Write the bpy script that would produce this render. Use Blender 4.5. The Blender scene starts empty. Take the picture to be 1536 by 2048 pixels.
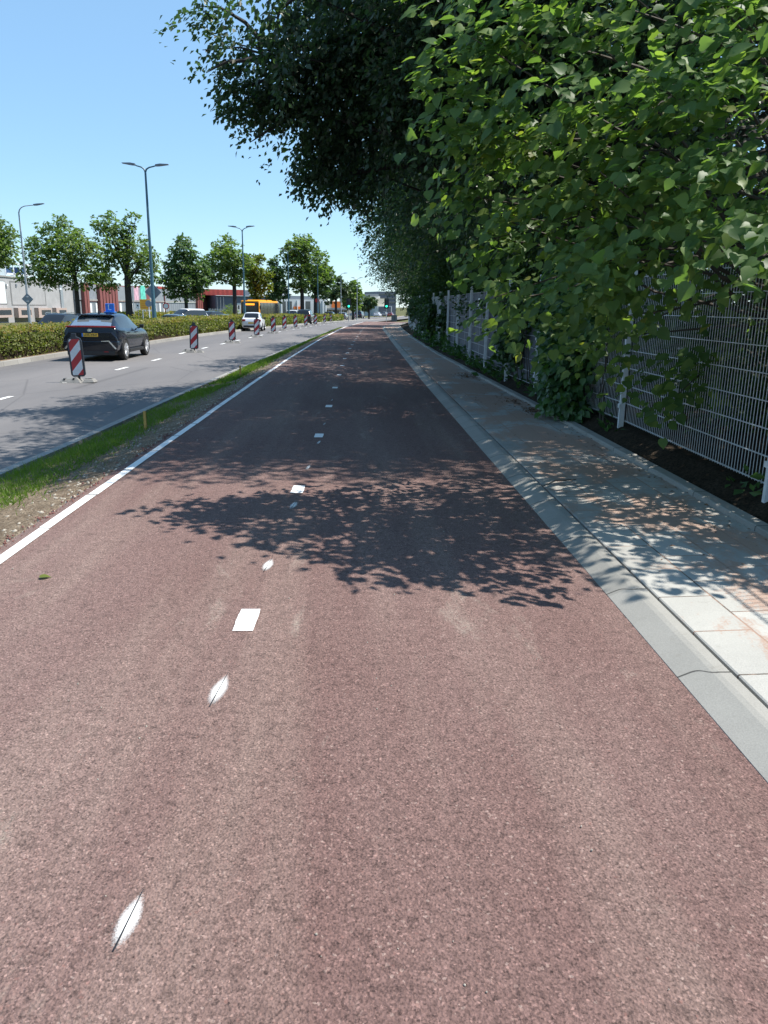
import bpy, bmesh, math, random
import numpy as np
from mathutils import Vector, Matrix
random.seed(7); rng = np.random.default_rng(11)
S = bpy.context.scene; COL = S.collection
R = math.radians
# ------------------------------------------------------------------ camera
H = 1.55; F = 1538.0
def basis(p, yaw, r):
    fw = np.array([math.sin(yaw)*math.cos(p), math.cos(yaw)*math.cos(p), -math.sin(p)])
    rt = np.array([math.cos(yaw), -math.sin(yaw), 0.])
    up = np.cross(rt, fw); c, s = math.cos(r), math.sin(r)
    return c*rt+s*up, -s*rt+c*up, fw
B = basis(R(14.9707), R(2.00548), R(0.8)); CAM = np.array([0, 0, H])
def ray(x, y): return (x-768)/F*B[0]-(y-1024)/F*B[1]+B[2]
def at(x, y, Y):                       # a point of the place seen at photo pixel x,y, Y metres ahead
    d = ray(x, y); return CAM+d*(Y/d[1])
def atX(x, y, X):
    d = ray(x, y); return CAM+d*(X/d[0])
def dip(Y):                            # the land falls away gently in the distance
    t = np.clip((np.asarray(Y, float)-55)/200, 0, 1); return 1.55*(t*t*(3-2*t)*0.45+t*0.55)
def onroad(x, y, z=-0.35):             # where the ray meets the road
    d = ray(x, y); lo, hi = .4, 400.
    for _ in range(60):
        m = (lo+hi)/2; P = CAM+d*(m/d[1])
        if P[2] > z-float(dip(m)): lo = m
        else: hi = m
    return CAM+d*(lo/d[1])
cam = bpy.data.cameras.new('camera'); co = bpy.data.objects.new('camera', cam); COL.objects.link(co)
cam.sensor_fit = 'HORIZONTAL'; cam.sensor_width = 36; cam.lens = F/1536*36; cam.clip_end = 4000; cam.clip_start = 0.05
M = Matrix([[B[0][i], B[1][i], -B[2][i], CAM[i]] for i in range(3)]+[[0, 0, 0, 1]])
co.matrix_world = M; S.camera = co
# ------------------------------------------------------------------ light
SUN_EL, SUN_AZ = R(60), R(84)          # azimuth from +Y towards +X
sd = Vector((math.sin(SUN_AZ)*math.cos(SUN_EL), math.cos(SUN_AZ)*math.cos(SUN_EL), math.sin(SUN_EL)))
sl = bpy.data.lights.new('sun', 'SUN'); sl.energy = 4.6; sl.angle = R(0.53); sl.color = (1, .955, .88)
so = bpy.data.objects.new('sun', sl); COL.objects.link(so); so.rotation_euler = sd.to_track_quat('Z', 'Y').to_euler()
so.location = (20, 0, 40)
w = bpy.data.worlds.new('World'); S.world = w; w.use_nodes = True
nt = w.node_tree; sky = nt.nodes.new('ShaderNodeTexSky'); sky.sky_type = 'NISHITA'; sky.sun_disc = False
sky.sun_elevation = SUN_EL; sky.sun_rotation = SUN_AZ; sky.altitude = 0; sky.air_density = 1.0; sky.dust_density = 0.0; sky.ozone_density = 5.0
bg = nt.nodes['Background']; bg.inputs[1].default_value = 0.112
tn = nt.nodes.new('ShaderNodeMix'); tn.data_type = 'RGBA'; tn.blend_type = 'MULTIPLY'; tn.inputs[0].default_value = 1; tn.inputs[7].default_value = (.96, 1.03, 1.01, 1)
nt.links.new(sky.outputs[0], tn.inputs[6]); ev = nt.nodes.new('ShaderNodeMix'); ev.data_type = 'RGBA'; ev.inputs[0].default_value = .5; ev.inputs[7].default_value = (1.75, 3.1, 4.6, 1)   # flat pale blue mixed in to even the sky out
nt.links.new(tn.outputs[2], ev.inputs[6]); nt.links.new(ev.outputs[2], bg.inputs[0])
S.view_settings.view_transform = 'Standard'; S.view_settings.look = 'None'; S.view_settings.exposure = 0.90; S.view_settings.gamma = 1
S.render.film_transparent = False
c = S.cycles; c.max_bounces = 10; c.diffuse_bounces = 8; c.glossy_bounces = 3; c.transmission_bounces = 4; c.transparent_max_bounces = 6
c.use_denoising = True; c.caustics_reflective = False; c.caustics_refractive = False
# ------------------------------------------------------------------ materials
class N:
    """tiny node-graph writer"""
    def __init__(s, name):
        s.m = bpy.data.materials.new(name); s.m.use_nodes = True; s.t = s.m.node_tree
        s.b = s.t.nodes['Principled BSDF']; s.out = s.t.nodes['Material Output']; s._tc = None
    def n(s, typ, **k):
        x = s.t.nodes.new(typ)
        for a, v in k.items(): setattr(x, a, v)
        return x
    def l(s, a, b): s.t.links.new(a, b)
    def obj(s):
        if not s._tc: s._tc = s.n('ShaderNodeTexCoord')
        return s._tc.outputs['Object']
    def mapv(s, scale, src=None):
        m = s.n('ShaderNodeMapping'); m.inputs['Scale'].default_value = scale; s.l(src or s.obj(), m.inputs[0]); return m.outputs[0]
    def noise(s, scale, detail=4, rough=.6, vec=None, dist=0):
        x = s.n('ShaderNodeTexNoise'); x.inputs['Scale'].default_value = scale; x.inputs['Detail'].default_value = detail
        x.inputs['Roughness'].default_value = rough; x.inputs['Distortion'].default_value = dist; s.l(vec or s.obj(), x.inputs['Vector']); return x.outputs['Fac']
    def voro(s, scale, vec=None, out='Distance', feat='F1'):
        x = s.n('ShaderNodeTexVoronoi', feature=feat); x.inputs['Scale'].default_value = scale; s.l(vec or s.obj(), x.inputs['Vector']); return x.outputs[out]
    def ramp(s, f, stops, interp='LINEAR'):
        x = s.n('ShaderNodeValToRGB'); x.color_ramp.interpolation = interp; e = x.color_ramp.elements
        while len(e) < len(stops): e.new(.5)
        for i, (p, cc) in enumerate(stops):
            e[i].position = p; e[i].color = (*cc, 1) if not isinstance(cc, (int, float)) else (cc, cc, cc, 1)
        s.l(f, x.inputs[0]); return x.outputs[0]
    def mix(s, f, a, b, mode='MIX'):
        x = s.n('ShaderNodeMix', data_type='RGBA', blend_type=mode)
        for k, v in ((0, f), (6, a), (7, b)):
            if isinstance(v, (int, float)): x.inputs[k].default_value = v if k == 0 else (v, v, v, 1)
            elif isinstance(v, tuple): x.inputs[k].default_value = (*v, 1)
            else: s.l(v, x.inputs[k])
        return x.outputs[2]
    def math(s, op, a, b=0.0, cc=None):
        x = s.n('ShaderNodeMath', operation=op)
        for k, v in ((0, a), (1, b), (2, cc)):
            if v is None: continue
            if isinstance(v, (int, float)): x.inputs[k].default_value = v
            else: s.l(v, x.inputs[k])
        return x.outputs[0]
    def xyz(s, v=None):
        x = s.n('ShaderNodeSeparateXYZ'); s.l(v or s.obj(), x.inputs[0]); return x.outputs
    def bump(s, h, strength=.5, dist=.01):
        x = s.n('ShaderNodeBump'); x.inputs['Strength'].default_value = strength; x.inputs['Distance'].default_value = dist
        s.l(h, x.inputs['Height']); s.l(x.outputs[0], s.b.inputs['Normal'])
    def set(s, col=None, rough=.6, metal=0., spec=None, **k):
        if col is not None:
            if isinstance(col, tuple): s.b.inputs['Base Color'].default_value = (*col, 1)
            else: s.l(col, s.b.inputs['Base Color'])
        if isinstance(rough, (int, float)): s.b.inputs['Roughness'].default_value = rough
        else: s.l(rough, s.b.inputs['Roughness'])
        s.b.inputs['Metallic'].default_value = metal
        if spec is not None: s.b.inputs['Specular IOR Level'].default_value = spec
        for a, v in k.items(): s.b.inputs[a.replace('_', ' ')].default_value = v
        return s.m
def plain(name, col, rough=.55, metal=0., var=.12, scale=6., spec=None, **k):
    n = N(name); f = n.noise(scale, 5, .65)
    cc = n.mix(1.0, col, n.ramp(f, [(.25, 1-var), (.75, 1+var)]), 'MULTIPLY')
    rr = n.ramp(n.noise(scale*2.3, 3), [(.3, max(rough-.08, .02)), (.7, min(rough+.08, 1))])
    return n.set(cc, rr, metal, spec, **k)
MT = {}
# --- red asphalt of the cycle path
def red_asphalt(name='red_asphalt'):
    n = N(name)
    big = n.noise(.55, 4, .6, n.mapv((1, .32, 1)))
    streak = n.noise(1.5, 4, .6, n.mapv((1.4, .10, 1)))
    cell = n.voro(165, out='Color'); cs = n.n('ShaderNodeSeparateColor'); n.l(cell, cs.inputs[0])
    base = n.mix(n.ramp(big, [(.33, 0.), (.7, 1.)]), (.138, .079, .070), (.195, .130, .116))
    base = n.mix(n.ramp(streak, [(.46, 0.), (.74, .5)]), base, (.265, .20, .168))
    g = n.ramp(cs.outputs[0], [(0, .62), (.25, .86), (.7, 1.08), (.95, 1.25), (1, 1.8)])
    base = n.mix(1., base, g, 'MULTIPLY')
    c2 = n.n('ShaderNodeSeparateColor'); n.l(n.voro(125, out='Color'), c2.inputs[0])
    base = n.mix(n.ramp(c2.outputs[1], [(.955, 0.), (.97, .6)]), base, n.mix(c2.outputs[2], (.36, .27, .235), (.20, .10, .085)))
    pits = n.ramp(n.noise(75, 5, .75), [(.36, .34), (.47, 1.)])
    pits2 = n.ramp(n.noise(17, 4, .7), [(.34, .45), (.5, 1.)])
    scuff = n.math('MULTIPLY', n.ramp(n.noise(1.9, 5, .7, n.mapv((1.2, .45, 1)), .8), [(.60, 0.), (.72, 1.)]), n.ramp(n.noise(60, 4, .8), [(.38, 0.), (.62, .7)]))
    base = n.mix(scuff, base, (.36, .31, .26))
    base = n.mix(.85, base, pits, 'MULTIPLY'); base = n.mix(.45, base, pits2, 'MULTIPLY')
    h = n.math('ADD', n.voro(115), n.math('MULTIPLY', n.noise(50, 5, .7), 1.6))
    n.bump(h, .75, .006)
    return n.set(base, .88, spec=.25)
MT['red'] = red_asphalt()
def grey_asphalt():
    n = N('grey_asphalt')
    big = n.noise(.4, 4, .6, n.mapv((1, .15, 1)))
    base = n.mix(n.ramp(big, [(.35, 0.), (.68, 1.)]), (.115, .110, .112), (.165, .155, .152))
    base = n.mix(.5, base, n.ramp(n.noise(160, 3, .7), [(.3, .5), (.7, 1.5)]), 'MULTIPLY')
    crack = n.ramp(n.voro(.35, feat='DISTANCE_TO_EDGE', vec=n.mapv((1, .4, 1))), [(0, .72), (.006, 1.)])
    base = n.mix(1., base, crack, 'MULTIPLY')
    n.bump(n.noise(120, 4, .7), .4, .004)
    return n.set(base, .8, spec=.3)
MT['road'] = grey_asphalt()
def white_paint(name, lo=.62, hi=.82, bare=(.2, .12, .11), wear=.36):
    n = N(name)
    wv = n.ramp(n.noise(60, 5, .75), [(wear-.06, .1), (wear+.04, 1.)])
    col = n.mix(n.noise(4, 4), (lo, lo, lo*.97), (hi, hi, hi*.985))
    col = n.mix(wv, bare, col); n.bump(n.noise(90, 4, .7), .4, .004)
    return n.set(col, .65)
MT['white_path'] = white_paint('white_path_paint', wear=.30)
MT['white_road'] = white_paint('white_road_paint', .6, .78, (.15, .15, .15), .36)
def concrete(name, a, b, joints=None, sand=0., tile=None):
    n = N(name); o = n.xyz()
    col = n.mix(n.noise(3.2, 5, .65), a, b)
    col = n.mix(.35, col, n.ramp(n.noise(140, 3, .7), [(.3, .65), (.7, 1.3)]), 'MULTIPLY')
    col = n.mix(1., col, n.ramp(n.noise(.9, 6, .7), [(.3, .84), (.52, 1.), (.75, 1.07)]), 'MULTIPLY')
    col = n.mix(n.math('MULTIPLY', n.ramp(n.noise(6.5, 5, .75), [(.60, 0.), (.72, 1.)]), .35), col, (.16, .14, .115))
    if joints:     # interlocking stones: an S-shaped dark joint every metre
        wob = n.math('MULTIPLY', n.math('TANH', n.math('MULTIPLY', n.math('SUBTRACT', o[0], 1.5), 45)), .035) if joints == 'S' else 0.
        fy = n.math('FRACT', n.math('ADD', n.math('ADD', o[1], wob), .52))
        d = n.math('ABSOLUTE', n.math('SUBTRACT', fy, .5))
        col = n.mix(n.ramp(d, [(.0035, 0.), (.0065, 1.)]), (.05, .048, .045), col)
        tint = n.n('ShaderNodeTexWhiteNoise', noise_dimensions='1D'); n.l(n.math('FLOOR', n.math('ADD', o[1], .02)), tint.inputs['W'])
        col = n.mix(1., col, n.ramp(tint.outputs[0], [(0, .88), (1, 1.1)]), 'MULTIPLY')
    if tile:
        br = n.n('ShaderNodeTexBrick'); br.offset = .5; br.inputs['Scale'].default_value = 1.; br.inputs['Brick Width'].default_value = tile[1]; br.inputs['Row Height'].default_value = tile[0]
        br.inputs['Mortar Size'].default_value = .006; br.inputs['Mortar Smooth'].default_value = .35; br.inputs['Bias'].default_value = 0
        br.inputs['Color1'].default_value = (.84, .84, .84, 1); br.inputs['Color2'].default_value = (1.12, 1.12, 1.12, 1); br.inputs['Mortar'].default_value = (.28, .24, .22, 1)
        sw = n.n('ShaderNodeCombineXYZ'); n.l(o[1], sw.inputs[0]); n.l(n.math('SUBTRACT', o[0], 1.6), sw.inputs[1]); n.l(sw.outputs[0], br.inputs['Vector'])
        col = n.mix(1., col, br.outputs['Color'], 'MULTIPLY')
        # reddish sand swept over the slabs, gathering in the joints
        s1 = n.noise(1.15, 6, .68, n.mapv((1.25, .75, 1)), .6); s2 = n.noise(70, 4, .8)
        edge = n.math('MULTIPLY', n.math('SUBTRACT', 1., n.ramp(n.math('ABSOLUTE', n.math('SUBTRACT', o[0], 2.2)), [(.0, 0.), (.62, 1.)])), .10)
        s = n.math('ADD', n.math('ADD', n.math('ADD', s1, n.math('MULTIPLY', s2, .28)), n.math('MULTIPLY', br.outputs['Fac'], .10)), edge)
        far = n.ramp(n.math('DIVIDE', o[1], 30.), [(.12, 0.), (.45, .085)])
        s = n.math('ADD', s, far)
        sc = n.mix(n.noise(90, 3, .8), (.24, .150, .112), (.40, .285, .225))
        col = n.mix(n.ramp(s, [(.69, 0.), (.765, .9)]), col, sc)
        n.bump(n.math('ADD', n.math('MULTIPLY', br.outputs['Fac'], -2.), n.noise(120, 3)), .5, .004)
    else: n.bump(n.noise(130, 4, .7), .35, .003)
    return n.set(col, .82, spec=.25)
MT['kerb'] = concrete('kerb_concrete', (.225, .217, .197), (.29, .28, .255), joints='S')
MT['tile'] = concrete('paving_slabs', (.295, .29, .27), (.385, .375, .345), tile=(.3, .45))
MT['back'] = concrete('back_kerb_concrete', (.24, .232, .21), (.32, .31, .285), joints='I')
MT['roadkerb'] = concrete('road_kerb_concrete', (.25, .245, .23), (.33, .32, .30), joints='I')
MT['edge'] = white_paint('white_edge_stone', .66, .8, (.45, .43, .40), .27)
def soil(name, a, b, d):
    n = N(name); f = n.noise(5, 7, .7); g = n.noise(45, 5, .75)
    col = n.mix(n.ramp(f, [(.35, 0.), (.65, 1.)]), a, b); col = n.mix(n.ramp(g, [(.42, .85), (.55, 0.)]), col, d)
    n.bump(n.math('ADD', n.math('MULTIPLY', f, 2.), g), 1., .03); return n.set(col, .95, spec=.1)
MT['verge'] = soil('dry_verge_soil', (.20, .15, .105), (.36, .285, .205), (.085, .062, .042))
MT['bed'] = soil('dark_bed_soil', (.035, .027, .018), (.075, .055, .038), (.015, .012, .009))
MT['land'] = soil('rough_land', (.09, .10, .04), (.14, .13, .06), (.05, .055, .03))
MT['stone'] = plain('gravel_stone', (.30, .27, .225), .85, var=.5, scale=18)
MT['crumb'] = plain('red_crumb', (.15, .065, .055), .9, var=.4, scale=18)
def leaf(name, stops, trans=.35, rough=.5, tint=(1.25, 1.5, .45), spec=.35):
    n = N(name); a = n.n('ShaderNodeAttribute', attribute_name='var')
    col = n.ramp(a.outputs['Fac'], stops); n.set(col, rough, spec=spec)
    t = n.n('ShaderNodeBsdfTranslucent'); n.l(n.mix(1., col, tint, 'MULTIPLY'), t.inputs[0])
    m = n.n('ShaderNodeMixShader'); m.inputs[0].default_value = trans
    n.l(n.b.outputs[0], m.inputs[1]); n.l(t.outputs[0], m.inputs[2]); n.l(m.outputs[0], n.out.inputs[0]); return n.m
MT['linden'] = leaf('linden_leaf', [(0, (.075, .140, .055)), (.6, (.128, .21, .074)), (.93, (.20, .275, .08)), (1, (.25, .27, .07))], .58, .46, tint=(1.35, 1.45, .5), spec=.3)
MT['beech'] = leaf('beech_leaf', [(0, (.036, .062, .044)), (.5, (.052, .090, .050)), (.85, (.072, .118, .048)), (1, (.085, .08, .05))], .48, .42, tint=(1.1, 1.35, .6), spec=.55)
MT['shrub'] = leaf('shrub_leaf', [(0, (.026, .055, .020)), (.6, (.042, .085, .026)), (1, (.075, .13, .034))], .4)
MT['ivy'] = leaf('ivy_leaf', [(0, (.034, .078, .026)), (.6, (.052, .115, .036)), (1, (.085, .16, .04))], .35, .38)
MT['oak'] = leaf('oak_leaf', [(0, (.092, .142, .052)), (.6, (.145, .205, .07)), (1, (.21, .255, .085))], .5)
MT['oakdark'] = leaf('dark_oak_leaf', [(0, (.050, .092, .040)), (.6, (.085, .145, .055)), (1, (.13, .18, .065))], .42)
MT['lime'] = leaf('yellow_green_leaf', [(0, (.09, .12, .02)), (.6, (.15, .18, .028)), (1, (.22, .24, .035))], .35)
MT['far'] = leaf('far_leaf', [(0, (.05, .085, .04)), (1, (.10, .14, .06))], .28)
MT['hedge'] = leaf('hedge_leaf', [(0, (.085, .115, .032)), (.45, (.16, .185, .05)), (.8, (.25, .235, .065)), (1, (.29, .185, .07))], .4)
MT['grass'] = leaf('grass_blade', [(0, (.075, .13, .020)), (.6, (.13, .21, .032)), (.9, (.19, .24, .05)), (1, (.30, .26, .12))], .5)
MT['bark'] = plain('bark', (.060, .050, .040), .9, var=.45, scale=9)
MT['darkbark'] = plain('dark_bark', (.032, .028, .025), .9, var=.4, scale=9)
MT['steel'] = plain('galvanised_steel', (.66, .68, .70), .45, .15, .12, 9)
MT['rod'] = plain('galvanised_rod', (.60, .62, .64), .42, .2, .12, 9)
MT['screen'] = plain('grey_privacy_strip', (.075, .083, .10), .6, 0, .14, 5)
MT['teal'] = plain('teal_pole_paint', (.045, .115, .155), .45, 0, .12, 4)
MT['palepole'] = plain('pale_pole_paint', (.30, .33, .35), .4, .2, .12, 4)
MT['lamphead'] = plain('lamp_head_grey', (.14, .16, .19), .4, .1)
MT['signback'] = plain('sign_back_grey', (.20, .225, .255), .5, .2)
MT['wood'] = plain('yellow_stake_wood', (.50, .30, .08), .75, var=.25, scale=25)
MT['black'] = plain('black_plastic', (.018, .018, .02), .5)
MT['tyre'] = plain('tyre_rubber', (.022, .022, .023), .85)
MT['rubber'] = plain('grey_recycled_base', (.21, .205, .195), .85, var=.25, scale=20)
MT['frame'] = plain('dark_board_frame', (.022, .026, .036), .45)
MT['rim'] = plain('alloy_rim', (.60, .61, .63), .3, .6)
MT['chrome'] = plain('chrome_trim', (.72, .74, .77), .18, .9)
MT['plate'] = plain('yellow_plate', (.62, .38, .04), .45)
MT['ink'] = plain('black_ink', (.012, .012, .014), .5)
MT['white'] = plain('white_enamel', (.76, .77, .77), .4, var=.06)
MT['blue'] = plain('blue_plastic', (.012, .16, .58), .35)
MT['tail'] = plain('red_tail_lens', (.34, .012, .016), .18)
MT['glass'] = plain('tinted_glass', (.42, .49, .55), .06, .8, .1, spec=.9)
MT['busglass'] = plain('bus_glass', (.012, .015, .02), .10, 0, .1, spec=.45)
MT['sideglass'] = plain('side_glass', (.028, .034, .036), .05, 0, .1, spec=.7)
MT['orange'] = plain('orange_paint', (.70, .17, .03), .45)
MT['yellow'] = plain('yellow_sign', (.72, .40, .02), .5)
MT['busyellow'] = plain('bus_yellow_orange', (.82, .33, .015), .35)
MT['redsign'] = plain('red_sign', (.55, .03, .02), .5)
def paint(name, col, rough=.22, metal=.3, coat=.7):
    n = N(name); f = n.noise(3, 4)
    return n.set(n.mix(1., col, n.ramp(f, [(.3, .93), (.7, 1.07)]), 'MULTIPLY'), n.ramp(n.noise(25, 4), [(.35, rough), (.75, rough+.1)]), metal, .3, Coat_Weight=coat, Coat_Roughness=.04)
def stripes():
    n = N('red_white_chevron'); o = n.xyz()
    v = n.math('FRACT', n.math('DIVIDE', n.math('ADD', n.math('SUBTRACT', o[2], n.math('MULTIPLY', o[0], 1.12)), .30), .455))
    dirt = n.ramp(n.noise(14, 5, .7), [(.3, .78), (.7, 1.05)])
    col = n.mix(n.ramp(v, [(.49, 0.), (.51, 1.)]), (.66, .68, .71), (.42, .012, .022))
    return n.set(n.mix(1., col, dirt, 'MULTIPLY'), .35)
MT['stripes'] = stripes()
def corrugated(name, col, axis=1, pitch=.3):
    n = N(name); o = n.xyz(); v = n.math('FRACT', n.math('DIVIDE', o[axis], pitch))
    d = n.ramp(v, [(0, .72), (.1, 1.), (.5, 1.), (.6, .8), (1, .8)]); cc = n.mix(1., col, d, 'MULTIPLY')  # rib shading painted into the colour; the face itself stays flat
    return n.set(n.mix(1., cc, n.ramp(n.noise(1.2, 4), [(.3, .86), (.7, 1.1)]), 'MULTIPLY'), .6)
MT['corr'] = corrugated('grey_corrugated', (.25, .275, .30), 1, .6)
MT['corrlow'] = corrugated('grey_lower_cladding', (.215, .24, .265), 1, 1.5)
MT['block'] = plain('grey_blockwork', (.33, .325, .325), .85, var=.14, scale=.8)
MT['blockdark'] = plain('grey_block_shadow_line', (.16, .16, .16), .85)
MT['brown'] = plain('red_brown_fin', (.20, .062, .055), .65, var=.12, scale=1.5)
MT['darkbrown'] = plain('dark_brown_steel', (.10, .03, .028), .6)
MT['buff'] = plain('pinkish_window_box', (.40, .31, .27), .8)
MT['pane'] = plain('dark_window_pane', (.035, .045, .055), .08, spec=.8)
MT['whitepanel'] = plain('white_panel', (.72, .74, .74), .6, var=.05, scale=1)
MT['hall'] = plain('dark_blue_grey_hall', (.085, .10, .135), .6, scale=.6)
MT['redroof'] = corrugated('red_roof_cladding', (.40, .055, .04), 1, 1.2)
MT['pale'] = plain('pale_render', (.52, .54, .55), .7, scale=.5)
MT['cream'] = plain('cream_render', (.56, .50, .40), .7, scale=.5)
MT['balglass'] = plain('grey_balustrade_glass', (.36, .42, .45), .15, 0, .06)
MT['navy'] = plain('navy_box', (.03, .07, .17), .4)
MT['pink'] = plain('pink_mural', (.55, .33, .40), .7, var=.4, scale=1.2)
MT['mint'] = plain('mint_mural', (.10, .48, .38), .7, var=.5, scale=1.2)
MT['greybox'] = plain('dark_grey_box', (.10, .11, .125), .6)
def glow(name, col, e):
    n = N(name); n.set(col, .4); n.b.inputs['Emission Color'].default_value = (*col, 1); n.b.inputs['Emission Strength'].default_value = e; return n.m
MT['green'] = glow('green_signal_light', (.02, .75, .45), 2.2)
MT['orangelit'] = glow('orange_led_display', (1., .30, .02), 1.2)
MT['litter'] = plain('dry_leaf_litter', (.16, .09, .05), .9, var=.5, scale=30)
# ------------------------------------------------------------------ mesh helpers
class MB:
    def __init__(s): s.v = []; s.f = []
    def add(s, vs, fs):
        k = len(s.v); s.v += [tuple(float(a) for a in p) for p in vs]; s.f += [tuple(i+k for i in f) for f in fs]; return s
    def box(s, c0, c1, taper=None):
        x0, y0, z0 = c0; x1, y1, z1 = c1; t = taper or (0, 0)
        return s.add([(x0, y0, z0), (x1, y0, z0), (x1, y1, z0), (x0, y1, z0), (x0+t[0], y0+t[1], z1), (x1-t[0], y0+t[1], z1), (x1-t[0], y1-t[1], z1), (x0+t[0], y1-t[1], z1)],
              [(3, 2, 1, 0), (4, 5, 6, 7), (0, 1, 5, 4), (1, 2, 6, 5), (2, 3, 7, 6), (3, 0, 4, 7)])
    def tube(s, pts, rad, k=6, cap=True):
        P = [Vector(p) for p in pts]; n = len(P); rad = rad if hasattr(rad, '__len__') else [rad]*n; vs = []
        ref = None
        for i in range(n):
            d = (P[min(i+1, n-1)]-P[max(i-1, 0)]); d = d.normalized() if d.length > 1e-9 else Vector((0, 0, 1))
            if ref is None: ref = Vector((1, 0, 0)) if abs(d.x) < .8 else Vector((0, 1, 0))
            a = (ref-d*ref.dot(d)).normalized(); b = d.cross(a); ref = a
            for j in range(k):
                t = 2*math.pi*(j+.5)/k; vs.append(P[i]+(a*math.cos(t)+b*math.sin(t))*rad[i])
        fs = [(i*k+j, i*k+(j+1) % k, (i+1)*k+(j+1) % k, (i+1)*k+j) for i in range(n-1) for j in range(k)]
        if cap: fs += [tuple(range(k-1, -1, -1)), tuple(range((n-1)*k, n*k))]
        return s.add(vs, fs)
    def lathe(s, prof, cen, axis='z', k=20):
        vs = []
        for r, h in prof:
            for j in range(k):
                t = 2*math.pi*j/k; a, b = r*math.cos(t), r*math.sin(t)
                p = (a, b, h) if axis == 'z' else ((h, a, b) if axis == 'x' else (a, h, b))
                vs.append((p[0]+cen[0], p[1]+cen[1], p[2]+cen[2]))
        n = len(prof); fs = [(i*k+j, i*k+(j+1) % k, (i+1)*k+(j+1) % k, (i+1)*k+j) for i in range(n-1) for j in range(k)]
        fs += [tuple(range(k)), tuple(range((n-1)*k, n*k))]
        return s.add(vs, fs)
    def prism(s, poly, a0, a1, axis='y'):     # poly in the other two axes
        n = len(poly); mk = (lambda p, h: (p[0], h, p[1])) if axis == 'y' else ((lambda p, h: (h, p[0], p[1])) if axis == 'x' else (lambda p, h: (p[0], p[1], h)))
        vs = [mk(p, a0) for p in poly]+[mk(p, a1) for p in poly]
        return s.add(vs, [tuple(range(n)), tuple(range(2*n-1, n-1, -1))]+[(i, i+n, (i+1) % n+n, (i+1) % n) for i in range(n)])
    def mesh(s, name, mat, smooth=False, bevel=0, fix=True):
        me = bpy.data.meshes.new(name); me.from_pydata(s.v, [], s.f)
        if fix or bevel:
            bm = bmesh.new(); bm.from_mesh(me)
            if bevel: bmesh.ops.bevel(bm, geom=[e for e in bm.edges if len(e.link_faces) == 2 and e.calc_face_angle(0) > .5], offset=bevel, segments=2, affect='EDGES', profile=.6)
            bmesh.ops.recalc_face_normals(bm, faces=bm.faces); bm.to_mesh(me); bm.free()
        me.materials.append(mat)
        if smooth:
            me.polygons.foreach_set('use_smooth', [True]*len(me.polygons))
            if hasattr(me, 'set_sharp_from_angle'): me.set_sharp_from_angle(angle=R(38))
        return me
    def obj(s, name, mat, parent=None, **k): return link(name, s.mesh(name, mat, **k), parent)
def link(name, me, parent=None, label=None):
    o = bpy.data.objects.new(name, me); COL.objects.link(o)
    if parent: o.parent = parent
    if label: o['label'] = label
    return o
def thing(name, label, cat, loc=(0, 0, 0), rz=0, group=None):
    o = bpy.data.objects.new(name, None); COL.objects.link(o); o.location = [float(v) for v in loc]; o.rotation_euler = (0, 0, rz)
    o.empty_display_size = .1; return tag(o, label, cat, group)
def tag(o, label, cat, group=None):
    o['label'] = label; o['category'] = cat
    if group: o['group'] = group
    return o
def kind(o, k): o['kind'] = k; return o
def dup(root, loc, rz=0, label=None, scale=None):
    r = root.copy(); COL.objects.link(r); r.location = [float(v) for v in loc]; r.rotation_euler = (0, 0, rz)
    if scale: r.scale = scale if hasattr(scale, '__len__') else (scale,)*3
    if label: r['label'] = label
    for ch in root.children:
        d = ch.copy(); COL.objects.link(d); d.parent = r
        for g in ch.children:
            e = g.copy(); COL.objects.link(e); e.parent = d
    return r
def grid(name, cols, ys, mat, k='structure'):   # cols: list of (xfun, zfun) from left to right
    vs = []; n = len(cols)
    for y in ys:
        for fx, fz in cols: vs.append((float(fx(y)), float(y), float(fz(y))))
    fs = [(i*n+j, i*n+j+1, (i+1)*n+j+1, (i+1)*n+j) for i in range(len(ys)-1) for j in range(n-1)]
    me = bpy.data.meshes.new(name); me.from_pydata(vs, [], fs); me.materials.append(mat)
    return kind(link(name, me), k)
def text_mesh(txt, size, mat, depth=.004, name='lettering'):
    cu = bpy.data.curves.new(name, 'FONT'); cu.body = txt; cu.size = size; cu.extrude = depth; cu.align_x = 'CENTER'; cu.align_y = 'CENTER'
    o = bpy.data.objects.new('tmp', cu); COL.objects.link(o); bpy.context.view_layer.update()
    me = bpy.data.meshes.new_from_object(o); bpy.data.objects.remove(o); me.name = name; me.materials.clear(); me.materials.append(mat); return me
# ------------------------------------------------------------------ lines of the place
ip = lambda a: (lambda Y, a=a: np.interp(Y, [p[0] for p in a], [p[1] for p in a]))
xl = ip([(-6, -2.25), (5, -2.25), (15, -2.21), (24, -2.13), (38, -1.86), (63, -1.0), (90, .5), (120, 2.6)])
xr = ip([(-6, 1.385), (5, 1.395), (17, 1.37), (31, 1.45), (53, 1.62), (62, 1.85), (68, 2.2), (74, 2.9), (82, 4.2), (92, 6.4)])
xc = ip([(-6, -.6), (1.7, -.58), (4.5, -.55), (9.4, -.48), (15, -.46), (25, -.42), (38, -.16), (60, .4), (90, 1.6)])
rr = ip([(-6, -4.05), (8.4, -3.93), (10.4, -3.83), (15, -3.74), (25, -3.45), (39, -2.9), (71, -1.7), (110, .9), (160, 6), (240, 15), (300, 22)])
rl = ip([(-6, -10.75), (29, -10.65), (38, -9.95), (48, -9.5), (72, -7.6), (110, -4.2), (160, 1.5), (240, 10.5), (300, 17)])
dl = ip([(-6, -7.2), (16, -7.12), (23, -7.02), (32, -6.93), (40, -6.65), (48, -6.35), (67, -5.4), (90, -3.9), (110, -2.2), (160, 3.6), (240, 12.5)])
cst = lambda v: (lambda Y: v)
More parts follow.
